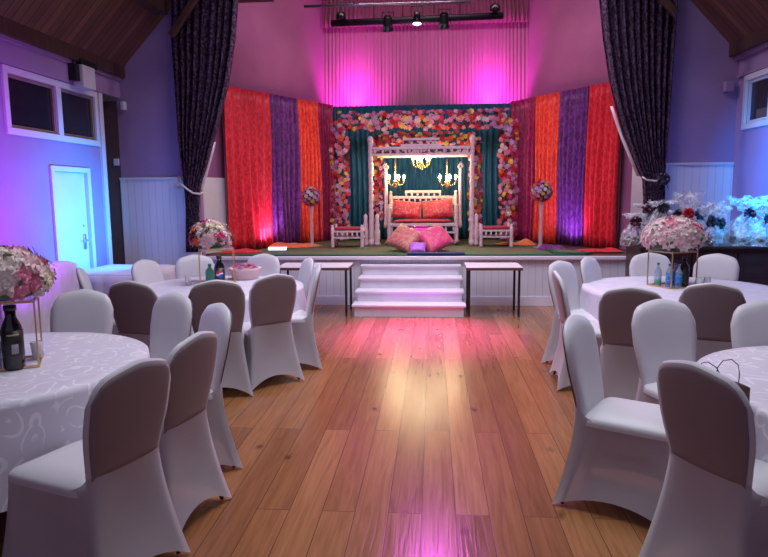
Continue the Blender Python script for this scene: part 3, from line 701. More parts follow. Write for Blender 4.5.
# chandeliers hanging from the canopy
def chandelier(px, py, top, label):
    c = PY(px, py, YM + .30); root = tag(empty('chandelier', c), label, 'chandelier', 'chandeliers under the canopy')
    b = B(); lathe(b, [(0, -.13), (.012, -.12), (.03, -.09), (.018, -.06), (.045, -.03), (.03, 0), (.014, .03), (.022, .07), (.012, .10), (.03, .12), (.01, .13)], 12); link('stem', b, M['brass'], root)
    b = B(); tube(b, [(0, 0, .12), (0, 0, top - c.z)], .007, 6); link('chain', b, M['brass'], root)
    for k in range(5):
        a = 2 * PI * k / 5 + .3 + px; ca, sa = math.cos(a), math.sin(a); R_ = .15
        b = B(); tube(b, [(0.02 * ca, .02 * sa, -.02), (.06 * ca, .06 * sa, -.075), (.11 * ca, .11 * sa, -.07), (R_ * ca, R_ * sa, -.02), (R_ * ca, R_ * sa, .0)], .009, 6)
        lathe(b, [(.012, 0), (.03, .01), (.012, .02), (.012, .045)], 8, (R_ * ca, R_ * sa, 0)); link('arm', b, M['brass'], root)
        b = B(); lathe(b, [(.008, .045), (.018, .065), (.016, .085), (.0, .115)], 8, (R_ * ca, R_ * sa, 0)); link('bulb', b, M['bulb'], root)
    point('chandelier_light', c + Vector((0, -.05, .22)), 3, (1.0, .66, .30), .07)
zc = SZ + ph_ - .30
chandelier(395.5, 181, zc, 'leftmost of the three lit brass chandeliers hanging under the canopy')
chandelier(421.5, 163, zc, 'middle and highest of the three lit brass chandeliers under the canopy')
chandelier(447, 181, zc, 'rightmost of the three lit brass chandeliers hanging under the canopy')
# swing bench
YB2 = 11.36
s0 = PY(390, 222, YB2); s1 = PY(456, 222, YB2); SWd = s1.x - s0.x
sw = tag(empty('swing_bench', (s0.x, YB2, SZ)), 'pink white lacquered swing seat with railed back hanging under the canopy', 'swing')
zs = PY(420, 224.5, YB2).z - SZ
hs = []
b = B(); box(b, -.03, -.28, zs - .02, SWd + .03, .28, zs + .03); link('seat', b, M['lacquer'], sw, False, bev=.008)
b = B(); box(b, 0, -.27, zs - .14, SWd, -.23, zs - .11); 
for k in range(9): lathe(b, [(.012, zs - .11), (.02, zs - .07), (.012, zs - .02)], 8, (.05 + (SWd - .1) * k / 8, -.25, 0))
link('apron_rail', b, M['lacquer'], sw, False)
for x in (0, SWd):
    for y in (-.26, .26):
        b = B(); zt_ = zs + (.55 if y > 0 else .32)
        lathe(b, [(.03, zs - .30), (.045, zs - .27), (.03, zs - .22), (.035, zs - .1), (.028, zs + .05), (.034, zs + .12), (.028, zs + .2), (.034, zt_ - .05), (.02, zt_), (.03, zt_ + .03), (0, zt_ + .05)], 10, (x, y, 0)); link('corner_post', b, M['lacquer'], sw)
    b = B(); box(b, x - .02, -.26, zs + .26, x + .02, .26, zs + .30); link('armrest', b, M['lacquer'], sw, False, bev=.006)
b = B(); box(b, 0, .24, zs + .45, SWd, .28, zs + .50); box(b, 0, .24, zs + .34, SWd, .28, zs + .38); box(b, SWd * .22, .24, zs + .55, SWd * .78, .28, zs + .60); link('back_rail', b, M['lacquer'], sw, False, bev=.006)
for k in range(12): b = B(); lathe(b, [(.012, zs + .38), (.02, zs + .42), (.012, zs + .46)], 8, (.04 + (SWd - .08) * k / 11, .26, 0)); link('spindle', b, M['lacquer'], sw)
for k in range(7): b = B(); lathe(b, [(.012, zs + .50), (.02, zs + .53), (.012, zs + .56)], 8, (SWd * .24 + (SWd * .52) * k / 6, .26, 0)); link('spindle', b, M['lacquer'], sw)
for x in (-.07, SWd + .07):
    for y in (-.2, .2):
        b = B(); h1 = zc - SZ
        lathe(b, [(.022, zs - .05), (.026, zs), (.018, zs + .1), (.016, zs + .5), (.022, zs + .55), (.02, zs + .6), (.016, h1 - .18), (.0, h1 - .17)], 8, (x, y, 0))
        for q in range(10):
            a0, a1 = 2 * PI * q / 10, 2 * PI * (q + 1) / 10
            tube(b, [(x + .035 * math.cos(a0), y, h1 - .13 + .035 * math.sin(a0)), (x + .035 * math.cos(a1), y, h1 - .13 + .035 * math.sin(a1))], .008, 5)
        tube(b, [(x, y, h1 - .10), (x, y, h1 - .06)], .008, 5)
        link('hanging_rod', b, M['lacquer'], sw)
# cushions
def cushion(name, loc, sx, sy, sz, rot, m, label, puff=1.0, seed=0, group=None):
    b = B(); rnd = random.Random(seed); N = 14
    def top(u, v, s):
        x = (u * 2 - 1); y = (v * 2 - 1); e = (1 - x ** 4) * (1 - y ** 4); e = max(0, e) ** .5
        pin = 1 - .07 * (x * x * y * y - x * x) * 0 - .06 * (1 - abs(x * y))
        return Vector((x * sx * (1 - .05 * (1 - y * y)), y * sy * (1 - .05 * (1 - x * x)), s * sz * e * puff + .008 * math.sin(9 * x + seed) * math.cos(8 * y) * e))
    A = grid(b, lambda u, v: top(u, v, 1), N, N); A2 = grid(b, lambda u, v: top(u, v, -1), N, N)
    bmesh.ops.remove_doubles(b, verts=b.verts, dist=.0004)
    o = link(name, b, m, loc=loc); o.rotation_euler = (Matrix.Rotation(rot[2], 3, 'Z') @ Matrix.Rotation(rot[0], 3, 'X') @ Matrix.Rotation(rot[1], 3, 'Z')).to_euler(); return tag(o, label, 'cushion', group)
sx0 = s0.x
o = cushion('seat_pad', (sx0 + SWd / 2, YB2 - .01, SZ + zs + .065), SWd / 2 - .05, .22, .032, (0, 0, 0), M['silkpad'], 'flat crimson pad along the swing seat')
cushion('swing_cushion', (sx0 + .30, YB2 + .06, SZ + zs + .26), .27, .17, .07, (math.radians(66), math.radians(-7), .05), M['silkred'], 'left red embroidered cushion leaning on the swing back', seed=2)
cushion('swing_cushion', (sx0 + SWd - .32, YB2 + .06, SZ + zs + .27), .28, .18, .07, (math.radians(66), math.radians(6), -.05), M['silkred'], 'right red embroidered cushion leaning on the swing back', seed=3)
# pile in front of the swing
YP = 10.25
pc = PY(420, 250, YP)
pf = tag(empty('pouffe', (pc.x, YP + .05, SZ)), 'low round magenta pouffe at the front of the stage under cushions', 'pouffe')
b = B(); lathe(b, [(.0, 0.0), (.28, .0), (.31, .05), (.31, .26), (.27, .34), (.0, .37)], 24); link('body', b, M['silkmag'], pf)
b = B(); lathe(b, [(.10, .365), (.14, .37), (.12, .385), (0, .39)], 18); link('top_button', b, M['silkmag'], pf)
cushion('floor_cushion', (pc.x - .23, YP - .30, SZ + .20), .25, .22, .095, (math.radians(48), math.radians(-24), -.25), M['silkgold'], 'gold and pink embroidered cushion leaning on the left of the pouffe', seed=4)
cushion('floor_cushion', (pc.x + .24, YP - .30, SZ + .195), .25, .22, .095, (math.radians(48), math.radians(26), .25), M['silkpink'], 'bright pink embroidered cushion leaning on the right of the pouffe', seed=5)
cushion('floor_cushion', (pc.x - .02, YP - .58, SZ + .08), .12, .10, .05, (math.radians(42), 0, 0), M['silkvio'], 'small violet cushion at the foot of the larger stage cushions', seed=6)
# two stools
def stool(px0, px1, Y, label):
    a = PY(px0, 249, Y).x; c = PY(px1, 249, Y).x; W_ = c - a; Hs = .29
    r = tag(empty('low_stool', ((a + c) / 2, Y, SZ)), label, 'stool', 'stools beside the swing canopy'); W2 = W_ / 2 - .03
    for sx in (-1, 1):
        for sy in (0, 1):
            b = B(); lathe(b, [(.028, 0), (.034, .03), (.024, .06), (.03, .12), (.024, .18), (.03, .24), (.028, Hs + .05), (.015, Hs + .06), (.028, Hs + .085), (0, Hs + .10)], 10, (sx * W2, sy * .42, 0)); link('leg', b, M['lacquer'], r)
    b = B()
    for y in (0, .42): box(b, -W2, y - .015, Hs - .03, W2, y + .015, Hs); box(b, -W2, y - .012, Hs - .13, W2, y + .012, Hs - .105)
    for sx in (-1, 1): box(b, sx * W2 - .015, 0, Hs - .03, sx * W2 + .015, .42, Hs); box(b, sx * W2 - .012, 0, Hs - .13, sx * W2 + .012, .42, Hs - .105)
    link('rail', b, M['lacquer'], r, False)
    for k in range(5): b = B(); lathe(b, [(.01, Hs - .105), (.018, Hs - .07), (.01, Hs - .03)], 8, (-W2 + 2 * W2 * (k + 1) / 6, 0, 0)); link('spindle', b, M['lacquer'], r)
    b = B(); box(b, -W2 + .02, .02, Hs, W2 - .02, .40, Hs + .05); link('seat', b, M['silkpad'], r, True, bev=.018)
stool(331, 364, 10.6, 'low white lacquered stool with crimson seat left of the swing canopy')
stool(479, 513, 10.7, 'low white lacquered stool with crimson seat right of the swing canopy')
# flower balls on stands
def flower_ball(px, py, Y, rad, label, seed):
    c = PY(px, py, Y); rnd = random.Random(seed)
    r = tag(empty('flower_ball', (c.x, Y, SZ)), label, 'flower arrangement', 'flower balls at the wings'); hz = c.z - SZ
    b = B(); lathe(b, [(.12, 0), (.12, .012), (.05, .02), (.03, .06), (.025, hz * .6), (.06, hz - rad * .6), (.03, hz - rad * .5)], 16); link('stand', b, M['clear'], r)
    b = B(); bmesh.ops.create_icosphere(b, subdivisions=2, radius=rad * .78, matrix=Matrix.Translation((0, 0, hz))); link('core', b, M['leaf'], r)
    n = 60
    for i in range(n):
        z = 1 - 2 * (i + .5) / n; a = i * 2.39996; q = math.sqrt(1 - z * z); v = Vector((q * math.cos(a), q * math.sin(a), z))
        add_blossom(r, v * rad * .84 + Vector((0, 0, hz)), v, rnd.uniform(.035, .05), rnd.choices(('pink', 'lilac', 'white', 'orange', 'hot', 'yellow'), (5, 4, 4, 2, 2, 1))[0], rnd)
flower_ball(311, 196.5, 10.9, .185, 'ball of pink and orange flowers on a clear stand before the left wing', 21)
flower_ball(541.5, 191.5, 10.6, .19, 'ball of pink and orange flowers on a clear stand before the right wing', 22)
# crumpled cloths on the stage floor
def crumple(name, cx, cy, rx_, ry_, h, m, label, seed, cat='cloth'):
    rnd = random.Random(seed); ks = [(rnd.uniform(8, 20), rnd.uniform(0, 6), rnd.uniform(0, PI)) for _ in range(6)]
    def f(u, v):
        r_ = v; a = 2 * PI * u; e = 1 + .13 * math.sin(3 * a + seed) + .08 * math.sin(5 * a)
        x = rx_ * r_ * e * math.cos(a); y = ry_ * r_ * e * math.sin(a); z = sum(math.sin((x * math.cos(t_) + y * math.sin(t_)) * k + p) for k, p, t_ in ks) / 6
        return Vector((x, y, max(.003, (1 - r_ ** 3) * (h * .55 + h * .8 * z)) + .002))
    b = B(); grid(b, f, 48, 12, close_u=True); return tag(link(name, b, m, loc=(cx, cy, SZ)), label, cat)
crumple('fabric_heap', PY(292, 244, 10.9).x, 10.9, .45, .28, .13, M['orangecloth'], 'crumpled orange fabric on the stage under the left flower ball', 1)
crumple('fabric_heap', PY(240, 250, 9.95).x, 9.85, .32, .2, .09, M['red'], 'end of red velvet puddled on the stage at the left wing', 2)
crumple('fabric_heap', PY(597, 248, 9.9).x, 9.95, .38, .25, .08, M['red'], 'end of red velvet puddled on the stage at the right wing', 3)
crumple('fabric_heap', PY(552, 245, 10.3).x, 10.3, .22, .15, .10, M['purple'], 'dark plum cloth bundled on the green rug at the right', 4)
crumple('fabric_heap', PY(520, 243, 10.9).x, 11.2, .35, .2, .09, M['orangecloth'], 'crumpled orange fabric on the stage beside the right stool', 5)
# rugs
b = B(); hull(b, [(-3.25, YS + .22, SH - .003), (1.75, YS + .22, SH - .003), (1.75, 12.5, SH - .003), (-2.0, 12.5, SH - .003)], (0, 0, .009)); tag(link('stage_carpet', b, M['carpet'], smooth=False), 'mottled brown and green carpet covering the stage floor', 'rug')
b = B(); box(b, -2.9, YS + .06, SH - .003, 1.95, YS + .215, SH + .015); tag(link('carpet_border', b, M['green'], smooth=False), 'dark green strip along the front edge of the stage', 'rug')
g0 = PY(500, 252, 9.5); g1 = PY(592, 252, 9.6)
b = B(); hull(b, [(1.78, 9.5, SH - .003), (2.2, 9.45, SH - .003), (2.36, 9.62, SH - .003), (2.05, 10.15, SH - .003), (1.78, 10.2, SH - .003)], (0, 0, .03)); rg = tag(link('green_rug', b, M['green'], smooth=False), 'small dark green rug with a brown middle at the right of the stage', 'rug')
b = B(); hull(b, [(1.84, 9.58, SH + .027), (2.15, 9.53, SH + .027), (2.2, 9.65, SH + .027), (1.97, 10.0, SH + .027), (1.84, 10.0, SH + .027)], (0, 0, .008)); link('rug_middle', b, M['carpet'], rg, False)
p = PY(277, 247.5, 10.1); b = B(); box(b, -.16, -.03, 0, .16, .03, .05); lb = tag(link('floor_light_bar', b, M['blackplastic'], smooth=False, loc=(p.x, 10.15, SZ)), 'lit white light bar on the stage below the purple left drape', 'light')
b = B(); box(b, -.15, -.034, .01, .15, -.028, .045); box(b, -.15, -.028, .05, .15, .028, .055); link('light_face', b, M['ledbar'], lb, False)
# folded dark blue mat at the top of the steps
b = B(); box(b, -.42, -.08, 0, .42, .08, .028); tag(link('folded_mat', b, mat('navy_mat', (.03, .05, .16), .8), smooth=False, loc=(PY(436, 254, 9.4).x + .0, 9.42, SH + .016), bev=.01), 'folded navy mat on the stage edge at the top of the steps', 'mat')

# ------------------------------------------------------------------ trestle tables either side of the steps
def flank(x0, x1, y0, y1, z, label):
    r = tag(empty('side_table', ((x0 + x1) / 2, (y0 + y1) / 2, 0)), label, 'table', 'tables beside the steps'); hx, hy = (x1 - x0) / 2, (y1 - y0) / 2
    b = B(); box(b, -hx, -hy, z - .006, hx, hy, z); link('table_top', b, M['stagewhite'], r, False)
    b = B(); box(b, -hx, -hy, z - .04, hx, hy, z - .006); link('edge', b, M['edgewood'], r, False)
    for sx in (-1, 1):
        for sy in (-1, 1):
            b = B(); X, Y = sx * (hx - .04), sy * (hy - .05); box(b, X - .014, Y - .014, 0, X + .014, Y + .014, z - .04); link('leg', b, M['black'], r, False)
flank(-2.10, -1.12, 8.38, 8.98, .66, 'small trestle table with black legs left of the stage steps')
flank(.44, 1.17, 8.38, 8.98, .66, 'small trestle table with black legs right of the stage steps')

# ------------------------------------------------------------------ chairs in stretch covers
def chair_proto():
    r = empty('banquet_chair')
    SZt = .47
    # skirt: rounded square at the seat, stretched down to four feet with arched hems
    NS = 12
    def ring(k):
        side, s = divmod(k, NS); s = s / NS * 2 - 1
        return side, s
    def top(side, s):
        x, y = [(s, -1), (1, s), (-s, 1), (-1, -s)][side]
        f = 1 - .07 * max(0, (abs(s) - .6) / .4) ** 2
        return Vector((x * .208 * f, (.012 + y * .228) * f, SZt))
    def outline(u, v):
        x = u * 2 - 1; ax = abs(x)
        zt = .975 - .055 * ax ** 1.5 - .085 * max(0, (ax - .62) / .38) ** 3
        zb = .41
        z = zb + (zt - zb) * v
        wv = .182 + .038 * sstep((z - .46) / .30)
        y = -.213 - .105 * max(0, (z - .42) / .53) ** 1.15
        return x * wv, y, z, ax, v
    def topS(side, s):
        if side == 0:
            a = outline(.5 + s * .5, (.535 - .41) / (.955 - .41))
            return Vector((s * .192, -.213 - .0185 - .018 * (1 - s * s) - .020 * (1 - s ** 6) ** .5 - .006, .535))
        p = top(side, s); yy = (s if side == 1 else -s if side == 3 else 1)
        k = sstep(max(0, (-yy - .66) / .34))
        return Vector((p.x * (1 - k) + math.copysign(.192, p.x) * k, p.y * (1 - k) + -.2375 * k, SZt + (.535 - SZt) * k))
    def bot(side, s):
        x, y = [(s, -1), (1, s), (-s, 1), (-1, -s)][side]
        q = 1 - s * s; h = .085 if side in (0, 2) else .07
        inn = .045 * q
        if side in (0, 2): y *= 1 - inn * 2.6
        else: x *= 1 - inn * 3
        Y = y * .2875 - .0325
        return Vector((x * .255, Y * 1.04, .008 + h * q))
    def f(u, v):
        k = int(round(u * 4 * NS)) % (4 * NS); side, s = ring(k); a, c = topS(side, s), bot(side, s)
        e = v; p = a.lerp(c, e)
        hz = v ** 1.5; p.x = a.x + (c.x - a.x) * hz; p.y = a.y + (c.y - a.y) * hz
        pin = .030 * math.sin(PI * v) * (1 - s * s)
        if side in (1, 3): p.x *= 1 - pin * 5
        else: p.y *= 1 - pin * 3.2
        return p
    b = B(); grid(b, f, 4 * NS, 16, close_u=True); link('skirt', b, M['skirtfab'], r)
    # seat
    b = B()
    def fs(u, v):
        k = int(round(u * 4 * NS)) % (4 * NS); side, s = ring(k); a = top(side, s)
        t_ = v
        if t_ < .3: return Vector((a.x, a.y, SZt - .02 + t_ / .3 * .035))
        e = (t_ - .3) / .7; q = 1 - e
        return Vector((a.x * q, a.y * q, SZt + .015 + .035 * math.sin(PI / 2 * min(1, e * 2.2))))
    grid(b, fs, 4 * NS, 9, close_u=True); bmesh.ops.remove_doubles(b, verts=b.verts, dist=.0005)
    link('seat', b, M['spandex'], r)
    # backrest
    def side(sgn, th):
        def g(u, v):
            x, y, z, ax, vv = outline(u, v)
            e = (1 - ax ** 6) ** .5 * (1 - max(0, vv) ** 14) ** .5
            bow = .018 * (1 - ax * ax)
            return Vector((x, y + sgn * th * (0.25 + .75 * e) - bow, z))
        return g
    NU, NV = 16, 18
    b = B(); Fg = grid(b, side(1, .036), NU, NV); Bk = grid(b, side(-1, .020), NU, NV)
    rim = [(j, 0) for j in range(NV)] + [(NV, i) for i in range(NU)] + [(j, NU) for j in range(NV, 0, -1)] + [(0, i) for i in range(NU, 0, -1)]
    for a, c in zip(rim, rim[1:] + rim[:1]):
        b.faces.new([Fg[a[0]][a[1]], Fg[c[0]][c[1]], Bk[c[0]][c[1]], Bk[a[0]][a[1]]])
    link('backrest', b, M['spandex'], r)
    # rear panel: the cover stretched over the brown board, with a line at seat height
    def rear(u, v):
        u2 = .5 + (u - .5) * .97; v2 = .22 + v * .765
        p = side(-1, .020)(u2, v2); p.y -= .0045 ; return p
    b = B(); grid(b, rear, 14, 16); link('back_panel', b, M['backfab'], r, solid=.002)
    # frame under the cover
    for sx in (-1, 1):
        for sy, yb in ((-1, -.30), (1, .235)):
            b = B(); tube(b, [(sx * .16, sy * .17, SZt - .025), (sx * .222, yb * .97, .012)], [.012, .010], 8); link('leg', b, M['chairmetal'], r)
    b = B()
    for sx in (-1, 1): tube(b, [(sx * .165, -.20, .30), (sx * .165, .175, .30)], .006, 6)
    link('stretcher', b, M['chairmetal'], r)
    return r
CH = chair_proto(); used = [False]
def place_chair(px, py, tx, ty, label, group, turn=0.0, zt=.97):
    d_ = ray(px, py); p = Vector((0, 0, EYE)) + d_ * ((zt - EYE) / d_.z)
    a = math.atan2(ty - p.y, tx - p.x) - PI / 2 + math.radians(turn)
    fw = Vector((-math.sin(a), math.cos(a), 0)); c = p + fw * .325
    o = CH if not used[0] else dup(CH); used[0] = True
    o.location = (c.x, c.y, 0); o.rotation_euler = (0, 0, a); tag(o, label, 'chair', group); return o
T1, T2, T3, T4 = (-2.40, 3.22), (-2.15, 6.15), (2.32, 6.1), (2.10, 3.02)
G1, G2, G3, G4 = 'chairs round the near left table', 'chairs round the far left table', 'chairs round the far right table', 'chairs round the near right table'
place_chair(135, 361, *T1, 'covered chair nearest the camera on the left, its skirt cut by the bottom edge', G1, 14)
place_chair(196, 333, *T1, 'covered chair on the left whose tall back stands just right of the nearest one', G1)
place_chair(219, 304, *T1, 'covered chair seen edge on between the near left and far left tables', G1, 14)
place_chair(175, 293, *T1, 'white chair at the far right side of the damask table, turned partly to the camera', G1)
place_chair(83, 290, *T1, 'grey white chair facing the camera across the near left damask table', G1)
place_chair(130, 281, *T2, 'chair with brown tinted back left of the two near backs at the far left table', G2)
place_chair(216, 280, *T2, 'chair with brown tinted back in front of the emblem bottle at the far left table', G2)
place_chair(275, 274, *T2, 'brown tinted chair back with its whole skirt visible, far left table', G2)
place_chair(318, 264, *T2, 'white chair side on at the aisle end of the far left table', G2, 22)
place_chair(309, 258, *T2, 'white chair partly hidden behind the side on chair at the far left table', G2)
place_chair(264, 254, *T2, 'pale chair facing the camera at the back right of the far left table', G2)
place_chair(194, 255, *T2, 'pale chair facing the camera behind the far left table by the tied curtain', G2)
place_chair(144, 260, *T2, 'lavender chair facing the camera at the back left of the far left table', G2)
place_chair(80, 268, *T2, 'pink lit chair at the wall side of the far left table', G2)
place_chair(560, 261, *T3, 'white chair side on, farthest left by the aisle at the far right table', G3, -38)
place_chair(556.5, 271, *T3, 'thin edge on chair by the aisle at the far right table', G3, -30)
place_chair(588, 257, *T3, 'pale chair facing the camera at the back left of the far right table', G3)
place_chair(650, 253, *T3, 'pale chair facing the camera behind the flowers of the far right table', G3)
place_chair(718, 254, *T3, 'lavender chair facing the camera at the back right of the far right table', G3)
place_chair(632, 287, *T3, 'chair with brown tinted back, left of the two at the far right table', G3, 12)
place_chair(713, 283, *T3, 'chair with brown tinted back, right of the two at the far right table', G3, -8)
place_chair(575, 316, *T4, 'large white chair in profile beside the aisle at the near right table', G4, -13)
place_chair(661, 300, *T4, 'grey white chair facing the camera at the far left of the near right table', G4, -18)
place_chair(765, 301, *T4, 'grey white chair at the right picture edge beyond the near right table', G4)
place_chair(697, 363, *T4, 'covered chair nearest the camera on the right, its skirt cut by the bottom edge', G4)

# ------------------------------------------------------------------ round tables and their cloths
def round_table(c, R_, m, drop, label, clabel, seed):
    r = tag(empty('round_table', (c[0], c[1], 0)), label, 'table', 'round tables')
    b = B(); lathe(b, [(0, .695), (R_ - .02, .695), (R_ - .01, .72), (0, .72)], 40); link('table_top', b, M['ply'], r, False)
    for sx in (-1, 1):
        for sy in (-1, 1): b = B(); tube(b, [(sx * R_ * .45, sy * R_ * .45, .695), (sx * R_ * .45, sy * R_ * .45, 0.0)], .014, 8); link('leg', b, M['black'], r)
    rnd = random.Random(seed); n = 11; ph = rnd.uniform(0, 6)
    def f(u, v):
        a = 2 * PI * u
        if v < .4: rr = R_ * v / .4; return Vector((rr * math.cos(a), rr * math.sin(a), .728))
        e = (v - .4) / .6
        fold = math.sin(n * a + ph + .6 * math.sin(3 * a)) * .5 + .35 * math.sin(2 * n * a * .63 + 2)
        fold = 0.5 * math.sin(n * a + ph + .6 * math.sin(3 * a)) + .25 * math.sin(7 * a + 1)
        rr = R_ + .010 + .03 * sstep(e * 4) * 0 + .055 * e * fold + .045 * e
        z = .728 - .006 * sstep(e * 8) - drop * e
        return Vector((rr * math.cos(a), rr * math.sin(a), z + .012 * e * fold))
    b = B(); grid(b, f, 176, 25, close_u=True); bmesh.ops.remove_doubles(b, verts=b.verts, dist=.0005)
    tag(link('tablecloth', b, m, loc=(c[0], c[1], 0)), clabel, 'tablecloth', 'round white tablecloths')
round_table(T1, .80, M['damask'], .47, 'round folding table under the damask cloth at the near left', 'white scroll patterned damask cloth on the near left table', 1)
round_table(T2, .85, M['cloth'], .47, 'round folding table under the plain cloth at the far left', 'plain white cloth on the far left table', 2)
round_table(T3, .88, M['cloth'], .47, 'round folding table under the plain cloth at the far right', 'plain white cloth on the far right table', 3)
round_table(T4, .80, M['damask'], .47, 'round folding table under the damask cloth at the near right', 'white patterned damask cloth on the near right table', 4)

# ------------------------------------------------------------------ centrepieces
TZ = .7295
def stand(loc, w_, h, rz, label):
    r = tag(empty('flower_stand', loc, rz), label, 'stand', 'gold wire flower stands'); a = w_ / 2; t_ = .0042
    for k in range(4):
        sx, sy = ((-1, -1), (1, -1), (1, 1), (-1, 1))[k]; b = B(); box(b, sx * a - t_, sy * a - t_, 0, sx * a + t_, sy * a + t_, h); link('upright', b, M['gold'], r, False)
    for z, nm in ((0.0, 'base_frame'), (h - .012, 'top_frame')):
        b = B()
        for s in (-1, 1): box(b, -a + t_, s * a - t_, z, a - t_, s * a + t_, z + .012); box(b, s * a - t_, -a + t_, z, s * a + t_, a - t_, z + .012)
        link(nm, b, M['gold'], r, False)
    b = B(); box(b, -a, -a, h, a, a, h + .004); link('shelf', b, M['clear'], r, False)
    return r
def dome(name, loc, rad, hgt, n, weights, rb, label, seed, leafn=30):
    rnd = random.Random(seed); r = tag(empty(name, loc), label, 'flower arrangement', 'table flower domes')
    b = B(); lathe(b, [(rad * .5, .0), (rad * .8, .03), (rad * .8, hgt * .5), (rad * .5, hgt * .8), (0, hgt * .9)], 14); link('foam_base', b, M['leaf'], r)
    for i in range(n):
        z = -.32 + 1.32 * (i + .5) / n; a = i * 2.39996; q = math.sqrt(max(0, 1 - z * z)); v = Vector((q * math.cos(a), q * math.sin(a), z))
        p = Vector((v.x * rad * .85, v.y * rad * .85, hgt * .38 + v.z * hgt * .62)) * 1
        add_blossom(r, p, v, rnd.uniform(*rb), rnd.choices(*zip(*weights))[0], rnd)
    lv = []
    for i in range(leafn):
        v = Vector((rnd.uniform(-1, 1), rnd.uniform(-1, 1), rnd.uniform(-.2, 1))).normalized()
        lv.append((Vector((v.x * rad * 1.0, v.y * rad * 1.0, hgt * .38 + v.z * hgt * .7)), v))
    leaves(r, lv, rnd, .05); return r
def bottle(name, loc, r_, h, body, cap, label, lab=None, lz=(.25, .6), emblem=False, neck=.35):
    o = tag(empty(name, loc), label, 'bottle'); nk = r_ * neck
    b = B(); lathe(b, [(r_ * .85, 0), (r_, .012), (r_, h * .62), (r_ * .85, h * .70), (nk, h * .82), (nk, h * .93), (0, h * .93)], 18); link('body', b, body, o)
    b = B(); lathe(b, [(nk * 1.2, h * .92), (nk * 1.2, h), (0, h)], 12); link('cap', b, cap, o)
    if lab: b = B(); lathe(b, [(r_ * 1.0, h * lz[0]), (r_ * 1.025, h * lz[0] + .001), (r_ * 1.025, h * lz[1]), (r_ * 1.0, h * lz[1])], 18); l_ = link('bottle_label', b, lab, o)
    if emblem:
        cz = h * (lz[0] + lz[1]) / 2; er = r_ * .72; yaw = math.atan2(-loc[1], -loc[0])
        def cyl(xp, zp): a = yaw + xp / r_; return Vector((math.cos(a) * r_ * 1.05, math.sin(a) * r_ * 1.05, cz + zp))
        for nm, zlo, zhi, mm in (('emblem_top', .12, 1.0, 'emred'), ('emblem_band', -.22, .12, 'emwhite'), ('emblem_bottom', -1.0, -.22, 'emblue')):
            b = B(); N = 10
            def fe(u, v):
                def wave(x, base): return base + .22 * math.sin(x * 2.6) if abs(base) < .9 else base
                x = u * 2 - 1; lim = math.sqrt(max(0, 1 - x * x)); lo = max(-lim, min(lim, wave(x, zlo))); hi = max(-lim, min(lim, wave(x, zhi)))
                return cyl(x * er, (lo + (hi - lo) * v) * er)
            grid(b, fe, 16, 4); link(nm, b, M[mm], l_, solid=.001)
    return o
def cup(loc, label, r_=.035, h=.10, stack=1):
    o = empty('plastic_cup', loc); tag(o, label, 'cup', 'clear cups on the tables')
    b = B(); lathe(b, [(r_ * .7, 0), (r_, h), (r_ * .94, h), (r_ * .65, .006)], 16); link('body', b, M['cup'], o); return o
PK = (('blush', 4), ('white', 6), ('cream', 3), ('pink', 1))
# near left
stand((-2.26, 3.22, TZ), .25, .36, math.radians(28), 'gold wire stand holding flowers on the near left damask table')
dome('flower_dome', (-2.31, 3.20, TZ + .366), .285, .25, 66, PK, (.05, .085), 'dome of blush and cream roses on the near left gold stand', 51, 40)
bottle('cola_bottle', (-2.20, 3.13, TZ), .052, .34, M['bottleglass'], M['blackplastic'], 'dark bottle with printed label inside the near left gold stand', M['blacklabel'], (.22, .62), False, .5)
bb = bpy.data.objects['cola_bottle']
yaw = math.atan2(-3.08, 2.235)
b = B(); grid(b, lambda u, v: Vector((math.cos(yaw - .5 + u * 1.1) * .0545, math.sin(yaw - .5 + u * 1.1) * .0545, .185 + v * .008)), 8, 1); link('gold_line', b, M['goldlabel'], bb, solid=.001)
b = B(); grid(b, lambda u, v: Vector((math.cos(yaw - .15 + u * .6) * .0545, math.sin(yaw - .15 + u * .6) * .0545, .09 + v * .05)), 8, 1); link('grey_print', b, M['greylabel'], bb, solid=.001)
bottle('water_bottle', (-2.30, 3.12, TZ), .033, .23, M['water'], M['bluelabel'], 'clear water bottle left of the dark bottle on the near left table', M['bluelabel'], (.35, .6))
cup((-2.20, 3.33, TZ), 'white plastic cup beside the upright of the near left gold stand')
# far left
stand((-2.20, 6.35, TZ), .34, .36, math.radians(20), 'gold wire stand holding flowers on the far left table')
dome('flower_dome', (-2.27, 6.40, TZ + .366), .22, .26, 55, PK + (('hot', 1), ('orange', 2), ('maroon', 1)), (.045, .075), 'mixed cream and peach flowers on the far left gold stand', 52, 40)
bottle('cola_bottle', (-2.13, 6.22, TZ), .052, .30, M['bottleglass'], M['blackplastic'], 'black cola bottle with round red white and blue emblem on the far left table', M['blacklabel'], (.2, .6), True, .45)
bottle('soda_bottle', (-2.28, 6.36, TZ), .045, .2, M['greenlabel'], M['greenlabel'], 'small green bottle left of the black cola bottle on the far left table', None)
cup((-2.45, 6.2, TZ), 'clear cup at the left of the far left gold stand')
fb = tag(empty('petal_basket', (-2.02, 6.72, TZ)), 'low basket of pink petals at the back of the far left table', 'basket')
b = B(); lathe(b, [(.13, 0), (.17, .10), (.18, .12), (.15, .11), (.12, .02)], 20); link('basket', b, PET['blush'], fb)
rnd = random.Random(5)
for i in range(16): a = i * 2.4; q = .13 * math.sqrt(i / 16); add_blossom(fb, Vector((q * math.cos(a), q * math.sin(a), .12 + .03 * (1 - i / 16))), (0, 0, 1), .045, rnd.choice(['pink', 'lilac', 'cream', 'hot']), rnd)
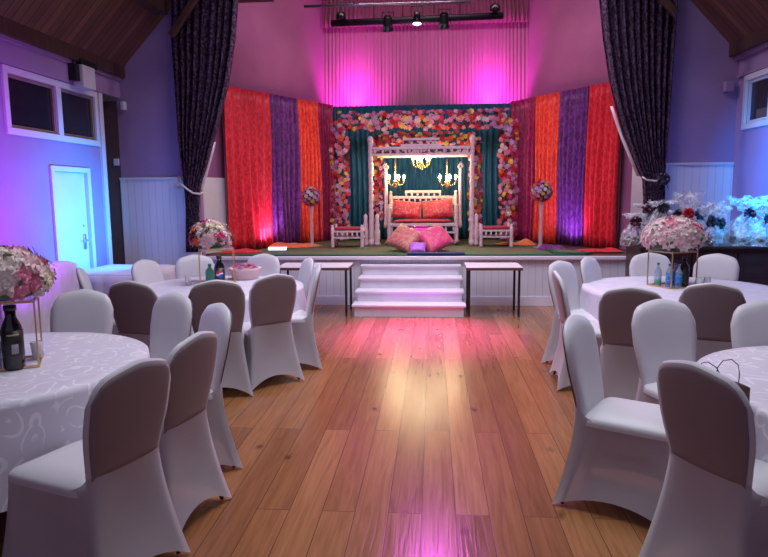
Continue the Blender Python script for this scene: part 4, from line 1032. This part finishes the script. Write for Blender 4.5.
# far right
stand((2.27, 6.24, TZ), .30, .34, math.radians(25), 'gold wire stand holding flowers on the far right table')
dome('flower_dome', (2.27, 6.27, TZ + .346), .30, .29, 80, (('pink', 1.2), ('blush', 7), ('white', 8), ('hot', .3)), (.05, .08), 'large dome of pink roses on the far right gold stand', 53, 20)
for x, y, lb in ((2.22, 6.16, 'left'), (2.29, 6.12, 'middle'), (2.30, 6.24, 'back')):
    bottle('water_bottle', (x, y, TZ), .032, .22, M['water'], M['bluelabel'], 'blue labelled water bottle, %s one of three on the far right table' % lb, M['bluelabel'], (.12, .62))
bottle('cola_bottle', (2.36, 6.18, TZ), .045, .29, M['bottleglass'], M['blackplastic'], 'dark bottle inside the far right gold stand', M['blacklabel'], (.2, .6))
bottle('soda_bottle', (2.15, 6.26, TZ), .032, .22, M['water'], M['greenlabel'], 'pale bottle with green cap at the left inside the far right stand', M['greenlabel'], (.1, .3))
cup((2.46, 6.06, TZ), 'clear plastic cup right of the bottles on the far right table'); cup((2.55, 6.12, TZ), 'clear plastic cup at the right corner of the far right stand')
# near right: brown paper bag with cord handles standing on the nearest chair
bg = tag(empty('paper_bag', (1.24, 2.80, .525), math.radians(113)), 'brown paper bag with thin cord handles on the nearest right chair', 'bag')
b = B(); hx, hy, hh = .12, .05, .285
def bagf(u, v):
    k = u * 4; s_ = int(k) % 4; q = (k - int(k)) * 2 - 1; x, y = [(q, -1), (1, q), (-q, 1), (-1, -q)][s_]
    g_ = (1 - abs(y)) * .35 * v if s_ in (1, 3) else 0
    return Vector((x * hx * (1 - g_), y * hy * (1 - .15 * v), hh * v + .006 * math.sin(7 * u * PI) * v))
grid(b, bagf, 32, 8, close_u=True); box(b, -hx, -hy, 0, hx, hy, .004); link('body', b, M['bag'], bg, smooth=False, solid=.002)
for y in (-1, 1):
    b = B(); tube(b, [(-.06, y * hy * .86, hh - .02), (-.058, y * hy * 1.0, hh + .04), (-.04, y * hy * 1.2, hh + .075), (0, y * hy * 1.3, hh + .09), (.04, y * hy * 1.2, hh + .075), (.058, y * hy, hh + .04), (.06, y * hy * .86, hh - .02)], .0022, 6); link('handle', b, M['black'], bg)

# ------------------------------------------------------------------ draped tables by the left wall
def draped_box(name, x0, x1, y0, y1, z, label, m, seed):
    rnd = random.Random(seed); cx, cy = (x0 + x1) / 2, (y0 + y1) / 2; hx, hy = (x1 - x0) / 2, (y1 - y0) / 2
    def f(u, v):
        k = u * 4; s = int(k) % 4; q = (k - int(k)) * 2 - 1
        x, y = [(q, -1), (1, q), (-q, 1), (-1, -q)][s]
        if v < .3: e = v / .3; return Vector((x * hx * e, y * hy * e, z))
        e = (v - .3) / .7; fo = .012 * math.sin(u * 150 + seed) * sstep(e * 3)
        return Vector((x * (hx + fo) + 0, y * (hy + fo), z - e * (z - .02)))
    b = B(); grid(b, f, 240, 12, close_u=True); bmesh.ops.remove_doubles(b, verts=b.verts, dist=.0005)
    r = tag(empty(name, (cx, cy, 0)), label, 'table')
    link('cloth_cover', b, m, r)
    b = B(); box(b, -hx + .05, -hy + .05, z - .04, hx - .05, hy - .05, z - .012); link('table_top', b, M['ply'], r, False)
    for sx in (-1, 1):
        for sy in (-1, 1): b = B(); tube(b, [(sx * (hx - .06), sy * (hy - .06), z - .03), (sx * (hx - .06), sy * (hy - .06), 0)], .012, 8); link('leg', b, M['black'], r)
draped_box('draped_counter', -4.5, -4.10, 5.9, 7.05, .90, 'tall counter under pleated white cloth against the left wall', M['cloth'], 1)
draped_box('draped_table', -4.5, -3.5, 7.3, 8.5, .70, 'low white covered table by the door at the left wall', M['cloth'], 2)
# ------------------------------------------------------------------ dark sideboard with wrapped gift baskets
sb = tag(empty('sideboard', (3.24, 8.02, 0)), 'long dark oak sideboard against the wall right of the stage', 'sideboard')
b = B(); box(b, -.84, -.37, .95, .84, .35, .99); link('worktop', b, M['wood'], sb, False, bev=.012)
b = B(); box(b, -.78, -.32, .06, .82, .33, .95); link('body', b, M['wood'], sb, False)
b = B(); box(b, -.72, -.29, 0, .76, .30, .06); link('plinth', b, M['wood'], sb, False)
for k in range(3):
    b = B(); x = -.74 + k * .515; box(b, x + .01, -.34, .10, x + .505, -.322, .91); dd = link('door', b, M['wood'], sb, False, bev=.006)
    b = B(); box(b, x + .07, -.348, .18, x + .445, -.341, .83); link('panel', b, M['wood'], dd, False, bev=.003)
    b = B(); lathe(b, [(.006, 0), (.014, .02), (0, .03)], 10, M=Matrix.Translation((x + .48, -.341, .5)) @ Matrix.Rotation(PI / 2, 4, 'X')); link('knob', b, M['brass'], dd)
for x in (-.79, .79): b = B(); box(b, x - .03, -.36, 0, x + .03, -.322, .95); link('corner_post', b, M['wood'], sb, False, bev=.006)
def bow(parent, loc, s, m, rnd):
    b = B()
    for k in range(12):
        a = 2 * PI * k / 12 + rnd.uniform(-.2, .2); el = rnd.uniform(-.2, .9); d_ = Vector((math.cos(a) * math.cos(el), -abs(math.sin(el)) * .8 - .1, math.sin(a) * math.cos(el))).normalized()
        side = d_.cross(Vector((0, 1, .2))).normalized() * s * .22; up = d_.cross(side).normalized() * s * .22
        P = [Vector((0, 0, 0)), d_ * s * .55 + up, d_ * s * 1.0, d_ * s * .55 - up, Vector((0, 0, 0))]
        for p, q in zip(P, P[1:]): quad(b, p - side, q - side, q + side, p + side)
    for k in (-1, 1): tube(b, [(0, 0, 0), (k * s * .5, -.02, -s * .8), (k * s * .8, -.02, -s * 1.5)], s * .05, 4)
    o = link('bow', b, m, parent, solid=.002); o.location = loc
def basket(x, y, z, w_, h, bowz, m, label, seed, top=.5):
    rnd = random.Random(seed); r = tag(empty('gift_basket', (x, y, z)), label, 'gift basket', 'wrapped gift baskets on the sideboard')
    b = B(); lathe(b, [(w_ * .33, 0), (w_ * .42, .10), (w_ * .44, .11), (w_ * .38, .10), (w_ * .3, .01)], 16); link('basket', b, M['wicker'], r)
    b = B()
    for k in range(5):
        a = k * 1.3; box(b, -.03, -.03, .02, .03, .03, rnd.uniform(.14, .22), M=Matrix.Translation((math.cos(a) * w_ * .2, math.sin(a) * w_ * .2, 0)) @ Matrix.Rotation(a, 4, 'Z'))
    link('contents', b, [PET[rnd.choice(['lilac', 'white', 'pink'])]], r, False)
    def f(u, v):
        a = 2 * PI * u
        zb = bowz
        if v < .5: e = v / .5; rr = w_ * (.50 + .08 * math.sin(PI * e)) * (1 - e) ** .55 + .018; zz = zb * e
        else: e = (v - .5) / .5; rr = .018 + w_ * .55 * e ** .8 * top * 1.6; zz = zb + (h - zb) * e
        c = (rnd.random() - .5) * (.035 + .05 * max(0, v - .5))
        rr += c + .02 * math.sin(7 * a + seed) * min(1, v * 3) * rr / w_ * 3
        return Vector((rr * math.cos(a), rr * math.sin(a), zz + (rnd.random() - .5) * .05 * v))
    b = B(); V = grid(b, f, 26, 16, close_u=True); link('cellophane', b, M['film'], r, smooth=False)
    bow(r, (0, -.06, bowz), .075, m, rnd)
for i, (px, py, Y, w_, h, m, lb) in enumerate((
        (634, 221, 7.86, .25, .38, 'ribbonmaroon', 'small wrapped basket with maroon bow at the left end of the sideboard'),
        (645, 209, 8.12, .25, .48, 'ribbonmaroon', 'wrapped basket with maroon bow standing just below the tied right curtain'),
        (661, 207, 7.86, .30, .52, 'ribbonblack', 'wrapped basket with large dark blue bow left of the red bow'),
        (675, 214, 8.16, .22, .40, 'ribbonblack', 'wrapped basket with dark bow tucked behind the red bow basket'),
        (686, 213, 7.86, .30, .62, 'ribbonred', 'wrapped basket with the only bright red bow'),
        (698, 214, 8.14, .25, .45, 'ribbonblack', 'wrapped basket with small dark bow right of the red bow'),
        (708, 221, 7.86, .30, .50, 'ribbonblack', 'wrapped basket with dark bow, left of a close pair lit blue'),
        (717, 223, 8.12, .30, .46, 'ribbonblack', 'wrapped basket with dark bow, right of a close pair lit blue'),
        (747, 213, 7.90, .44, .56, 'ribbonmaroon', 'large blue lit wrapped basket with dark rosette bow'),
        (766, 219, 7.80, .44, .50, 'ribbonblack', 'blue lit wrapped basket at the right picture edge'))):
    p = PY(px, py, Y); basket(min(p.x, 3.86), Y, .99, w_, h, p.z - .99, M[m], lb, 70 + i)
b = B(); rnd = random.Random(3); p = PY(663, 179, 8.98)
rt = tag(empty('tieback_bow', p), 'small dark bow on the rope of the right stage curtain', 'bow'); bow(rt, (0, 0, 0), .09, M['ribbonblack'], rnd); b.free()

# ------------------------------------------------------------------ wall fittings
p = Vector((XL + .05, 8.15, 3.02))
r = tag(empty('wall_projector', p), 'white box fitting with a dark lamp bracket above the left window', 'wall fitting')
b = B(); box(b, 0, -.10, -.02, .14, .20, .26); link('housing', b, M['white'], r, False, bev=.01)
b = B(); box(b, 0, -.20, .05, .10, -.11, .25); tube(b, [(.05, -.16, .20), (.05, -.16, .34)], .01, 6); link('bracket', b, M['black'], r, False)
b = B(); box(b, .01, -.08, .26, .12, .30, .34); link('lamp_head', b, M['black'], r, False, bev=.01)
p = PY(116, 162, 9.26); b = B(); box(b, -.04, -.03, -.05, .04, 0, .05); tag(link('wall_sensor', b, M['white'], smooth=False, loc=(p.x, YS, p.z), bev=.006), 'small white sensor box on the wall above the left panelling', 'sensor')
p = PY(124, 106, 9.26); b = B(); box(b, -.03, -.09, -.06, .03, 0, .06); tag(link('alarm_sensor', b, M['white'], smooth=False, loc=(p.x, YS, p.z), bev=.012), 'white alarm sensor high on the wall left of the stage', 'sensor')
p = PY(728, 87, 9.26); b = B(); box(b, -.06, -.10, -.07, .06, 0, .07); tag(link('alarm_sensor', b, M['mauve'], smooth=False, loc=(p.x, YS, p.z), bev=.012), 'mauve sensor box high on the wall right of the stage', 'sensor')
